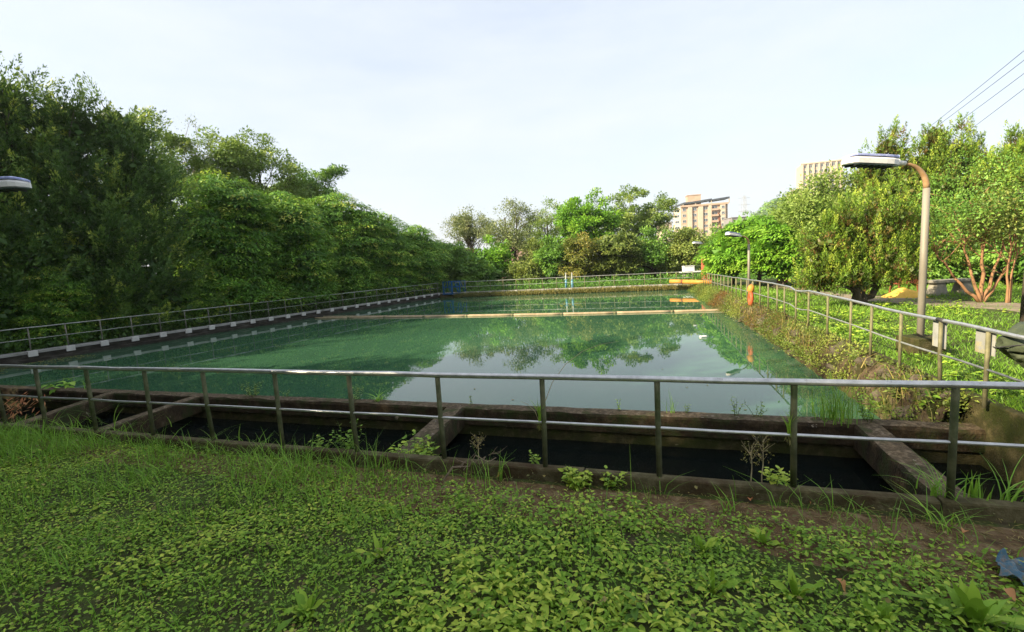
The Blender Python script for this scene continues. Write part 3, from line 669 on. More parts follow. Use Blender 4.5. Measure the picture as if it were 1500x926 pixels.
# ------------------------------------------------------------------ foliage engine
def rand_dir(n, rng):
    v = rng.normal(size=(n, 3)); return nrm(v)
def leaves(p, d, nv, l, wd, fold=.18):
    d = nrm(d); s = nrm(np.cross(nv, d)); n = np.cross(d, s)
    l = np.asarray(l)[:, None]; wd = np.asarray(wd)[:, None]; mid = p+d*l*.45
    V = np.stack([p, mid+s*wd*.5+n*wd*fold, p+d*l, mid-s*wd*.5+n*wd*fold], 1).reshape(-1, 3)
    k = np.arange(len(p))*4
    return V, np.stack([k, k+1, k+2, k+3], 1)
def ovate(p, d, nv, l, wd):
    d = nrm(d); s = nrm(np.cross(nv, d)); n = np.cross(d, s); l = np.asarray(l)[:, None]; wd = np.asarray(wd)[:, None]
    V = np.stack([p, p+d*l*.45-n*wd*.10, p+d*l-n*l*.18,
                  p+d*l*.28+s*wd*.5+n*wd*.08, p+d*l*.66+s*wd*.36-n*l*.03, p+d*l*.28-s*wd*.5+n*wd*.08, p+d*l*.66-s*wd*.36-n*l*.03], 1).reshape(-1, 3)
    k = np.arange(len(p))[:, None]*7
    T = np.array([[0, 1, 3], [3, 1, 4], [4, 1, 2], [1, 0, 5], [1, 5, 6], [1, 6, 2]])
    return V, (k[:, :, None]+T[None]).reshape(-1, 3)
def blades(p, d, h, wd, bend, rng, seg=3):
    """curved grass blades: base p, horizontal lean direction d (unit xy), height h, width wd, bend 0..1+"""
    n = len(p); d3 = np.concatenate([d, np.zeros((n, 1))], 1); s = np.stack([-d[:, 1], d[:, 0], np.zeros(n)], 1)
    tw = rng.uniform(-.9, .9, n)[:, None]; s = nrm(s*np.cos(tw)+d3*np.sin(tw)); rows = []
    for i in range(seg+1):
        t = i/seg; x = (bend*h)[:, None]*t**2; z = h[:, None]*(t-.32*np.minimum(bend, 1.6)[:, None]*t**2.2)
        c = p+d3*x+np.array([0, 0, 1.])*z; ww = wd[:, None]*(1-t**1.6)*.5+.0004
        rows += [c-s*ww, c+s*ww]
    V = np.stack(rows, 1).reshape(-1, 3); k = np.arange(n)[:, None]*(2*(seg+1))
    Q = np.array([[2*i, 2*i+1, 2*i+3, 2*i+2] for i in range(seg)])
    return V, (k[:, :, None]+Q[None]).reshape(-1, 4), seg

def clump_centres(lobes, n, rng, inner=.3, zlo=-.75, front=None, wexp=.85):
    lobes = np.array(lobes, float); a = (lobes[:, 3]*lobes[:, 4]+lobes[:, 3]*lobes[:, 5]+lobes[:, 4]*lobes[:, 5]); a = a**wexp; pr_ = a/a.sum()
    out, dirs, lr = [], [], []
    while len(out) < n:
        m = n*2; k = rng.choice(len(lobes), m, p=pr_); d = rand_dir(m, rng); ok = d[:, 2] > zlo
        if front is not None: ok &= (d[:, :2]@front > -.35) | (rng.random(m) < .3)
        r = np.where(rng.random(m) < inner, rng.uniform(.35, .8, m), rng.uniform(.82, 1.02, m)); L_ = lobes[k]
        c = L_[:, :3]+d*L_[:, 3:]*r[:, None]
        for i in np.nonzero(ok)[0]:
            out.append(c[i]); dirs.append(d[i]); lr.append(L_[i, 3:5].mean())
    return np.array(out[:n]), nrm(np.array(dirs[:n])+np.array([0, 0, .15])), np.array(lr[:n])

def crown(style, lobes, ncl, nleaf, lsz, rng, cr_=(.5, .9), front=None, inner=.3, zlo=-.75, core=5000):
    C_, D_, lr = clump_centres(lobes, ncl, rng, inner, zlo, front, .45 if style == 'flame' else .7)
    per = max(4, int(nleaf/ncl)); N = ncl*per
    R_ = np.minimum(rng.uniform(cr_[0], cr_[1], ncl), np.maximum(lr*.95, .2))
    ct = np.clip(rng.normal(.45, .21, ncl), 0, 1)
    ci = np.repeat(np.arange(ncl), per); c = C_[ci]; D = D_[ci]; R = R_[ci][:, None]
    if style == 'broad':
        u = rand_dir(N, rng)*rng.random((N, 1))**(1/2.2); u[:, 2] *= .62
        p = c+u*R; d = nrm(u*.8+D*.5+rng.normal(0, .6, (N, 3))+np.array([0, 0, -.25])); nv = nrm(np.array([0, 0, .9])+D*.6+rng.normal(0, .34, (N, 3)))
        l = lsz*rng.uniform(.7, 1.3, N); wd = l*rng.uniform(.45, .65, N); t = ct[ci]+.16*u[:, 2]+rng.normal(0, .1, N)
    elif style == 'layer':
        a = rng.uniform(0, 2*math.pi, N); rho = np.sqrt(rng.random(N)); u = np.stack([np.cos(a)*rho, np.sin(a)*rho, np.zeros(N)], 1)
        tl = nrm(D*np.array([1, 1, 0])+1e-6)
        slope = (u*tl).sum(1)
        z = -.34*rho**2-.28*slope+rng.normal(0, .085, N)+.05
        p = c+u*R+np.stack([0*z, 0*z, z*R[:, 0]], 1)
        d = nrm(u+tl*.5+np.array([0, 0, -.35])+rng.normal(0, .35, (N, 3))); nv = nrm(np.array([0, 0, 1.])+tl*.3+rng.normal(0, .25, (N, 3)))
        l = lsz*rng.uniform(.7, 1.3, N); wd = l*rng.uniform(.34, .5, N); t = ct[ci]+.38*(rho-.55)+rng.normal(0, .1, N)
    elif style == 'feather':
        ns = max(3, per//16); si = rng.integers(0, ns, N); key = ci*ns+si
        SD = nrm(D_[np.repeat(np.arange(ncl), ns)]*.9+rng.normal(0, .55, (ncl*ns, 3))+np.array([0, 0, .32])); SO = rng.normal(0, .28, (ncl*ns, 3))
        sd = SD[key]; tt = rng.random(N)**.8; side = rng.choice([-1, 1], N)
        lat = nrm(np.cross(sd, np.array([.1, .2, 1.]))); p = c+R*(SO[key]+sd*(tt[:, None]*1.05-.25))+rng.normal(0, .03, (N, 3))
        d = nrm(sd*.8+lat*side[:, None]*.75*(1.1-tt[:, None])+rng.normal(0, .25, (N, 3))); nv = nrm(np.cross(lat, sd)+D*.4+rng.normal(0, .25, (N, 3)))
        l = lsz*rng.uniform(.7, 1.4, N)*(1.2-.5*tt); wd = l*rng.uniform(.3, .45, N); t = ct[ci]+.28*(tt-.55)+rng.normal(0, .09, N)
    elif style in ('flame', 'plume'):
        h = rng.random(N)**1.15; a = rng.uniform(0, 6.283, N); lump = 1+.25*np.sin(3*a+ci*1.7+h*6)
        rad = (1-h)**.85*(.46 if style == 'flame' else .56)*np.sqrt(rng.uniform(.45, 1, N))*lump
        tl = nrm(D*np.array([1, 1, .3])); ctl = nrm(np.array([0, 0, 1.])+tl*(.38 if style == 'flame' else 1.5))
        e1 = nrm(np.cross(ctl, np.array([.3, .9, .1]))); e2 = np.cross(ctl, e1); u = e1*np.cos(a)[:, None]+e2*np.sin(a)[:, None]
        p = c+R*(u*rad[:, None]+ctl*(h*2.1-.7)[:, None]); d = nrm(u*.55+ctl*1.0+rng.normal(0, .22, (N, 3))); nv = nrm(u+ctl*.15+rng.normal(0, .2, (N, 3)))
        l = lsz*rng.uniform(.7, 1.5, N)*(1.1-.3*h); wd = l*rng.uniform(.28, .4, N)
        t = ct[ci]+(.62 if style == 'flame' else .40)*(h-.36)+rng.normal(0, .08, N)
    elif style == 'airy':
        u = rng.normal(0, .42, (N, 3)); u[:, 2] *= .8
        p = c+u*R; d = nrm(u+D*.4+rng.normal(0, .8, (N, 3))); nv = nrm(np.array([0, 0, .7])+rng.normal(0, .7, (N, 3)))
        l = lsz*rng.uniform(.6, 1.3, N); wd = l*rng.uniform(.35, .55, N); t = ct[ci]+rng.normal(0, .13, N)
    if style in ('plume', 'layer', 'flame') and core:            # oversized filler leaves, dark tint paints the shade deep inside the crown
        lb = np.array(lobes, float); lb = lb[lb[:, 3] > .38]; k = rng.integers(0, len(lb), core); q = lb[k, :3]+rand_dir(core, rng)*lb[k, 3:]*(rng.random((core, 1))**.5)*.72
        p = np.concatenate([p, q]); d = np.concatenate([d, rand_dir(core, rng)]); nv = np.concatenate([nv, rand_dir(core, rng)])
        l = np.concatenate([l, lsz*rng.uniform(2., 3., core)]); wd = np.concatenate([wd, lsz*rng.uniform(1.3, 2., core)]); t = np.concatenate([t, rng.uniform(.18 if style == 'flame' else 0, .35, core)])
    V, Fc = leaves(p, d, nv, l, wd)
    return V, Fc, np.clip(t, 0, 1), C_
def limb(mb, a, b, r0, r1, rng, n=5, sides=5, wig=.12, sag=.0):
    a, b = np.asarray(a, float), np.asarray(b, float); ln = np.linalg.norm(b-a); pts = []
    for i in range(n):
        t = i/(n-1); q = a*(1-t)+b*t
        if 0 < i < n-1: q = q+rng.normal(0, wig*ln*.25, 3)
        q[2] += sag*math.sin(t*math.pi)*ln
        pts.append(q)
    mb.tube(pts, [r0*(1-i/(n-1))+r1*i/(n-1) for i in range(n)], sides); return pts
NT = [0]
def tree(name, label, base, Hh, style, leafm, lobes, ncl, nleaf, lsz, cr_=(.5, .9), r0=.16, barkm='bark', nlimb=16, group=None, inner=.3, zlo=-.75, stems=1, front=True, trunk_top=.8, extra=None, cat='tree', rng=None):
    NT[0] += 1; rng = rng or np.random.default_rng(100+NT[0]); b = np.asarray(base, float)
    fr = nrm(-b[:2]) if front else None
    e = empty(name, b, label, cat, group)
    V, Fc, t, C_ = crown(style, lobes, ncl, nleaf, lsz, rng, cr_, fr, inner, zlo)
    mb = MB()
    for s_ in range(stems):
        ang = 2*math.pi*s_/max(stems, 1)+.4; sp_ = .0 if stems == 1 else .22*Hh*.35
        tp = np.array([math.cos(ang)*sp_, math.sin(ang)*sp_, Hh*trunk_top])
        st = np.array([math.cos(ang)*.12, math.sin(ang)*.12, 0]) if stems > 1 else np.zeros(3)
        pts = limb(mb, st+np.array([0, 0, -.15]), tp, r0, r0*.25, rng, 8, 8, .06)
        k = rng.choice(len(C_), min(nlimb//stems, len(C_)), replace=False)
        for i in k:
            c = C_[i]; zz = np.clip(c[2]*rng.uniform(.45, .8), .18*Hh*trunk_top, Hh*trunk_top*.97); j = zz/(Hh*trunk_top)
            q = np.array(pts); src = np.array([np.interp(zz, q[:, 2], q[:, kk]) for kk in range(3)])
            limb(mb, src, c, r0*.42*(1-j*.6), .012, rng, 5, 5, .14)
    if extra: extra(mb, rng)
    to = mb.build('trunk', M[barkm], None, smooth=True); to.parent = e
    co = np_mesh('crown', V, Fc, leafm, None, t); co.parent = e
    return e
def col_lobes(Hh, r, zlo=.3, n=5, taper=.6, rng=RNG, jit=.25, power=1.0):
    """stacked ellipsoid lobes making a rounded column"""
    L_ = []
    for i in range(n):
        t = (i+.5)/n; z = zlo+(Hh-zlo)*t*.94; rr = r*(1-taper*t**power)
        L_.append((rng.normal(0, jit*r*.4), rng.normal(0, jit*r*.4), z, rr, rr, (Hh-zlo)/n*.85))
    return L_
def dome_lobes(Hh, r, zlo, n, rng=RNG, flat=.5, spread=.6):
    L_ = [(0, 0, zlo+(Hh-zlo)*.55, r*.72, r*.72, (Hh-zlo)*.45)]
    for i in range(n):
        a = 2*math.pi*i/n+rng.normal(0, .3); q = r*spread*rng.uniform(.8, 1.1); z = zlo+(Hh-zlo)*rng.uniform(.3, .75); k = r*rng.uniform(.35, .5)
        L_.append((q*math.cos(a), q*math.sin(a), z, k, k, k*rng.uniform(.5, .8)+.15))
    return L_
def left_pt(px, off):
    """ground point seen at image column px, off metres outside the left wall"""
    d_ = ray(px, 430)[:2]; q = isect(np.zeros(2), d_, lp+lout*off, ldir); return q
def ztop(px, py, Y): return atY(px, py, Y)[2]

# ------------------------------------------------------------------ trees: left row
A_specs = [(-60, 3.4, 80, 3.0, 'huge dark feathery conifer cut off by the left edge'), (35, 4.0, 97, 2.9, 'tall dark conifer with yellowish tufts near the left edge, the highest crown'),
           (120, 3.2, 132, 2.7, 'dark feathery conifer between the tallest one and the domed one'), (205, 2.9, 150, 2.75, 'dark dome topped conifer beside the first layered tree')]
AT = []; AH = []
for i, (px, off, py, r, lab) in enumerate(A_specs):
    q = left_pt(px, off); Hh = ztop(px, py, q[1])+.2
    AH.append(Hh); lb = col_lobes(Hh, r, .2, 6, .62, np.random.default_rng(20+i), .22, 2.2)
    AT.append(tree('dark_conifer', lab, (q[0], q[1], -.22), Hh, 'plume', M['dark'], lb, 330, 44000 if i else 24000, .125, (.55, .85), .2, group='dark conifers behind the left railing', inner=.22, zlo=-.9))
B_specs = [(335, 3.0, 247, 3.0, 'layered green tree with yellow tips next to the dark conifers'), (425, 2.6, 280, 2.7, 'layered tree with a bright green spray low over the railing, second of its row'), (505, 3.6, 280, 3.2, 'broad layered tree with the rounded crown in the middle of the left row'),
           (562, 3.0, 308, 2.8, 'dark layered tree behind the far half of the left railing'), (612, 2.6, 330, 2.6, 'layered tree with gaps of sky in its crown near the blue frame'), (648, 3.6, 352, 2.6, 'small layered tree at the far end of the left row')]
BT = []
for i, (px, off, py, r, lab) in enumerate(B_specs):
    q = left_pt(px, off); Hh = ztop(px, py, q[1])+.25
    rg = np.random.default_rng(40+i); lb = dome_lobes(Hh, r, .5, 6, rg)+[(0, 0, Hh*.22, r*1.0, r*1.0, Hh*.2), (0, 0, Hh*.5, r*1.0, r*1.0, Hh*.25), (0, 0, Hh*.75, r*.72, r*.72, Hh*.23)]
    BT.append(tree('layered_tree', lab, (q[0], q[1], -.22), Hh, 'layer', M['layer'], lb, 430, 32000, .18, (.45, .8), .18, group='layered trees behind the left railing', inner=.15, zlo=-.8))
C_specs = [(245, 33, 163, 2.2, 'pale green tree top showing just right of the dark domed conifer', 'broad', 'light', 1), (303, 36, 166, 1.9, 'thin half bare tree rising above the layered trees', 'airy', 'grey', 0), (345, 36, 186, 2.6, 'pale feathery tree behind the layered row, left of the big one', 'broad', 'light', 1),
           (398, 38, 194, 3.4, 'big pale tree with the widest crown behind the layered row', 'broad', 'light', 1), (465, 41, 238, 2.6, 'pale tree with a branch reaching out to the right over the row', 'broad', 'mid', 1)]
for i, (px, Y, py, r, lab, st, lm, dn) in enumerate(C_specs):
    q = atY(px, 400, Y)[:2]; Hh = ztop(px, py, Y)+.2; rg = np.random.default_rng(60+i)
    lb = dome_lobes(Hh, r, Hh*.45, 7, rg, spread=.75)
    if i == 4: lb += [(1.3, -.3, Hh*.84, 1.2, .8, .55), (2.0, -.4, Hh*.88, .9, .7, .35), (2.7, -.5, Hh*.92, .6, .5, .25)]
    tree('pale_tree', lab, (q[0], q[1], -.2), Hh, st, M[lm], lb, 130 if dn else 110, 15000 if dn else 3600, .2 if dn else .15, (.5, .85), .2, 'palebark' if not dn else 'bark', 26 if dn else 60, group='pale trees behind the left row', inner=.3, zlo=-.6)

# ------------------------------------------------------------------ trees: far end
far = [  # px, Y, top py, radius(m), crown base fraction, style, leaf, clumps, leaves, size, label
    (692, 52, 306, 2.6, .45, 'airy', 'grey', 150, 9000, .2, 'rounded grey green tree with a thin see through crown'),
    (752, 48, 294, 3.2, .3, 'airy', 'grey', 170, 8500, .2, 'tall open tree with dark twin trunks showing below its crown'),
    (806, 53, 291, 3.3, .15, 'airy', 'light', 150, 13000, .22, 'thin pale tree left of the bright green one'),
    (866, 46, 279, 3.1, .16, 'broad', 'bright', 150, 19000, .25, 'bright green tree towering in the middle of the far end'),
    (930, 54, 274, 4.4, .2, 'broad', 'light', 150, 18000, .24, 'wide pale green tree behind the bright one'),
    (672, 43, 356, 1.9, .03, 'broad', 'mid', 100, 10000, .22, 'dark rounded tree just right of the blue frame'),
    (722, 43.5, 347, 2.0, .03, 'broad', 'bright', 100, 11000, .22, 'bushy bright topped tree below the twin trunked one'),
    (700, 41, 372, 1.8, .02, 'layer', 'mid', 80, 8000, .22, 'low dark bush behind the left part of the far railing'),
    (770, 41.5, 385, 1.6, .02, 'broad', 'olive', 80, 7000, .2, 'low olive bush under the pink house'),
    (786, 45, 350, 1.8, .03, 'broad', 'olive', 90, 9000, .22, 'olive green tree right of the pink house'),
    (812, 42, 345, 1.9, .03, 'broad', 'mid', 110, 12000, .22, 'deep green bushy tree left of the russet one'),
    (852, 41, 343, 2.0, .04, 'broad', 'rusty', 90, 10000, .2, 'russet topped bushy tree behind the blue valve posts'),
    (905, 41, 335, 2.5, .05, 'layer', 'olive', 120, 12000, .22, 'olive layered tree in the middle of the far bushes'),
    (955, 41, 330, 2.5, .05, 'broad', 'mid', 110, 12000, .22, 'green bushy tree in front of the apartment block, left'),
    (1000, 40, 333, 2.2, .05, 'broad', 'olive', 110, 12000, .21, 'olive tree in front of the apartment block beside the far lamp'),
    (1048, 47, 332, 1.9, .1, 'broad', 'mid', 90, 9000, .22, 'dark green tree under the right end of the apartment block'),
    (890, 44.5, 372, 2.3, .0, 'broad', 'mid', 80, 8000, .22, 'low dark bush in the gap behind the middle far railing'),
    (975, 43.5, 375, 2.3, .0, 'broad', 'mid', 80, 8000, .22, 'low dark bush behind the right part of the far railing')]
for i, (px, Y, py, r, cb, st, lm, nc, nl, ls, lab) in enumerate(far):
    q = atY(px, 400, Y)[:2]; Hh = ztop(px, py, Y)+.25; rg = np.random.default_rng(80+i)
    lb = dome_lobes(Hh, r, max(.15, Hh*cb), 6, rg, spread=.62)
    if cb < .2: lb += [(0, 0, Hh*.28, r*.95, r*.95, Hh*.26), (0, 0, Hh*.55, r*.85, r*.85, Hh*.25)]
    airy = st == 'airy'
    tree('far_tree' if Hh > 4 else 'far_bush', lab, (q[0], q[1], -.2), Hh, st, M[lm], lb, nc, nl, ls, (.45, .8), .17, 'bark', 60 if airy else 12, group='trees beyond the far railing', inner=.3, zlo=-.8, stems=2 if i == 1 else 1)

# ------------------------------------------------------------------ trees: right
right = [
    (1072, 27, 331, 1.8, 'bright green layered tree by the slim lamp', 'layer', 'bright', 100, 12000, .2, .05),
    (1112, 25, 312, 2.1, 'largest bright green layered tree left of the junipers', 'layer', 'bright', 130, 16000, .2, .05),
    (1146, 23, 335, 1.5, 'low bright bush in front of the red pillar among the trees', 'layer', 'bright', 70, 7000, .18, .45),
    (1180, 24, 274, 1.8, 'fine leaved yellow green tree at the left of the junipers', 'airy', 'light', 170, 15000, .16, .1),
    (1218, 22, 250, 2.1, 'feathery light green tree under the lamp head, before the beige tower', 'airy', 'light', 190, 18000, .16, .15)]
for i, (px, Y, py, r, lab, st, lm, nc, nl, ls, cb) in enumerate(right):
    q = atY(px, 400, Y)[:2]; Hh = ztop(px, py, Y)+.1; rg = np.random.default_rng(120+i)
    lb = dome_lobes(Hh, r, Hh*cb, 6, rg)+[(0, 0, Hh*.45, r*.85, r*.85, Hh*.3)]
    tree('lawn_tree', lab, (q[0], q[1], gz(*q)), Hh, st, M[lm], lb, nc, nl, ls, (.4, .75), .12, 'bark', 20, group='light green trees beyond the right lawn', inner=.3)
# old juniper with the gnarled low trunk
def spires(tops, Y, base_xy, zlo, rfac=.3):
    L_ = []
    for px, py, r in tops:
        t = atY(px, py, Y); z1 = t[2]-.3
        for f_ in np.linspace(.12, .965, 9):
            zz = zlo+(z1-zlo)*f_; rr = r*1.45*(1.06-f_)**.65
            L_.append((t[0]-base_xy[0]+rng2.normal(0, .06), rng2.normal(0, .2), zz, rr, rr*.9, max(.12, (z1-zlo)*.085)))
    return L_
rng2 = np.random.default_rng(5)
def gnarl(mb, rng):
    limb(mb, (0, 0, .1), (-.55, -.15, .95), .15, .07, rng, 6, 7, .2); limb(mb, (.05, 0, .1), (.5, -.2, .7), .13, .05, rng, 6, 7, .25)
    limb(mb, (.45, -.2, .6), (1.1, -.25, .75), .07, .02, rng, 5, 6, .3); limb(mb, (-.5, -.15, .9), (-1.2, .1, 1.5), .07, .02, rng, 5, 6, .3)
Jq = at(1262, 449, .08)
lbj = spires([(1203, 315, .55), (1242, 285, .60), (1290, 250, .80), (1328, 292, .5), (1312, 360, .55), (1225, 370, .55)], Jq[1], Jq, .75)
lbj += [(-1.2, 0, .75, .75, .7, .45), (-.3, -.1, .8, .9, .8, .4), (.6, 0, .85, .8, .7, .4), (-1.0, 0, 1.9, .8, .7, .6), (.2, 0, 1.9, 1.0, .8, .7), (.9, 0, 2.2, .7, .7, .7)]
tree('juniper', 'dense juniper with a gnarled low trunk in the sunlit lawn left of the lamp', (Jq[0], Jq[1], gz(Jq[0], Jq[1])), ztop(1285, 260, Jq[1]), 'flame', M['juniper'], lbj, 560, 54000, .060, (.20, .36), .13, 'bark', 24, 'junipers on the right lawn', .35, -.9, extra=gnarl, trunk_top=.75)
J_specs = [(1300, 21, [(1298, 178, 1.05), (1322, 183, 1.0), (1272, 205, .9)], 'ragged juniper with a see through top above the lamp head'),
           (1372, 20, [(1372, 182, 1.25), (1348, 200, 1.0)], 'tall juniper spire just right of the lamp pole'),
           (1410, 20.5, [(1402, 180, 1.2), (1430, 203, 1.0)], 'juniper with the sharpest spire between lamp and right edge'),
           (1485, 19, [(1482, 188, 1.2), (1458, 222, 1.0)], 'juniper leaning into the right edge of the picture'),
           (1535, 18, [(1525, 190, .95), (1502, 205, .7)], 'juniper mostly cut off by the right edge')]
for i, (px, Y, tops, lab) in enumerate(J_specs):
    q = atY(px, 420, Y)[:2]; lb = spires(tops, Y, q, .4)
    lb += [(0, 0, 2.0, 1.5, 1.2, 1.3), (rng2.normal(0, .5), 0, 3.4, 1.3, 1.1, 1.2)]
    tree('juniper', lab, (q[0], q[1], gz(*q)), max(ztop(t[0], t[1], Y) for t in tops), 'flame', M['juniper'], lb, 400, 38000, .082, (.30, .52), .2, 'bark', 26, 'junipers on the right lawn', .35, -.9)
# bare branched orange tree
def orange_branches(mb, rng):
    for a in ((-.8, .1, 2.6), (.05, .1, 3.1), (.9, 0, 2.7), (-1.6, .2, 2.0), (1.6, .1, 2.0)):
        k = np.array(a); m_ = np.array([k[0]*.4, k[1]*.4, k[2]*.36])+rng.normal(0, .04, 3)
        limb(mb, (0, 0, -.05), m_, .047, .030, rng, 5, 7, .09); limb(mb, m_, k, .030, .007, rng, 8, 6, .10)
        for _ in range(13):
            s_ = m_+(k-m_)*rng.uniform(.0, .95); e2 = s_+np.array([rng.normal(0, .45), rng.normal(0, .35), rng.uniform(.1, .8)]); limb(mb, s_, e2, .015, .003, rng, 5, 5, .15)
Oq = at(1437, 441, .1)
tree('bare_branched_tree', 'low spreading tree with bare orange branches in front of the junipers', (Oq[0], Oq[1], gz(Oq[0], Oq[1])), 3.3, 'airy', M['mid'], [(0, .0, 2.9, 1.9, 1.3, 1.0), (-1.2, -.1, 2.2, 1.0, .9, .8), (1.3, -.1, 2.2, 1.0, .9, .8), (0, .9, 2.0, 1.8, .5, 1.1)], 230, 10000, .075, (.3, .5), .06, 'orangebark', 6, extra=orange_branches, trunk_top=.6)
q = at(1478, 441, .1)
tree('bare_branched_tree', 'small forked orange stem tree between the bare branched tree and right edge', (q[0], q[1], gz(q[0], q[1])), 2.3, 'airy', M['olive'], [(0, .2, 2.2, .9, .7, .6)], 60, 3000, .11, (.3, .5), .035, 'orangebark', 14, stems=2, trunk_top=.85)
# understory behind the right lawn, fills low gaps
for i, (px, Y, py, r, lab) in enumerate([(1235, 23, 345, 1.8, 'dark understory bush behind the gnarled juniper'), (1340, 20.5, 370, 1.7, 'green bush behind the yellow sand heap'), (1395, 20, 330, 1.6, 'leafy green bush behind the stone bench'), (1470, 19, 350, 2.0, 'dark bush behind the forked orange stems'), (1545, 17, 330, 2.0, 'dark bush cut off by the right edge')]):
    q = atY(px, 425, Y)[:2]; Hh = ztop(px, py, Y); rg = np.random.default_rng(150+i)
    tree('understory_bush', lab, (q[0], q[1], gz(*q)), Hh, 'broad', M['mid'] if i != 3 else M['dark'], dome_lobes(Hh, r, .1, 5, rg)+[(0, 0, .7, r, r, .7)], 90, 9000, .16, (.35, .65), .07, 'bark', 10, 'bushes behind the right lawn', cat='bush')
# dark bare post of a trunk at the very right edge
q = atY(1503, 470, 8.6)
o = MB().tube([(q[0], q[1], gz(q[0], q[1])-.1), (q[0]+.02, q[1], 1.2), (q[0], q[1], ztop(1500, 362, 8.6))], [.095, .085, .08], 12).build('timber_post', M['bark'], smooth=True)
tag(o, 'dark upright timber post at the right edge behind the tarp bundle', 'post')

# shade trees standing left of and behind the viewer (their shade falls on the foreground)
def copy_tree(src, loc, rot, scale, label):
    c = src.copy(); COL.objects.link(c); c.location = loc; c.rotation_euler = (0, 0, rot); c.scale = (scale,)*3; c['label'] = label; c['group'] = 'shade trees left of the viewer'
    for ch in src.children:
        d_ = ch.copy(); COL.objects.link(d_); d_.parent = c
    return c
for i, (cc, aa, hh, src) in enumerate([(-5, -7, 9, 1), (-2.6, -7.5, 9, 2), (-.6, -8.3, 9, 3), (1.4, -8.9, 9.1, 2), (3.6, -9.5, 9.2, 3), (6.0, -9.5, 9.4, 1), (8.4, -9.6, 9.8, 2), (10.8, -10.5, 10, 3)]):
    px_, py_ = LD[0]*aa-LD[1]*cc, LD[1]*aa+LD[0]*cc
    copy_tree(AT[src], (px_, py_, -.1), i*1.3, hh/AH[src], 'leafy shade tree left of the viewer beyond the frame')
for i, (Yq, off, src) in enumerate([(11.5, 3.2, 2), (8, 3.4, 3), (4.5, 3, 1), (1, 3, 2)]):
    q = lp+ldir*(Yq-17.7)/ldir[1]+lout*off
    copy_tree(AT[src], (q[0], q[1], -.2), i*1.7+.5, .95, 'leafy shade tree left of the viewer beyond the frame')
for i, (px, off, src, sc) in enumerate([(300, 7, 2, .8), (370, 7, 0, .8), (440, 7.5, 3, .8), (510, 7.5, 2, .75), (570, 8, 1, .7), (20, 9, 3, .8), (130, 9, 4, .85)]):
    q = left_pt(px, off)
    c = copy_tree(BT[src], (q[0], q[1], -.25), i*2.1, sc, 'tree deep in the shade behind the left row'); c['group'] = 'trees deep behind the left row'

for i in range(17):
    q = lp+ldir*(-6+i*1.75)+lout*(1.9+.5*(i % 3))
    c = copy_tree(BT[(i*2+1) % 5], (q[0], q[1], -.3), i*1.9, .40, 'low shrub in the deep shade behind the left railing'); c.name = 'understory_bush'; c['category'] = 'bush'; c['group'] = 'low shrubs under the left trees'

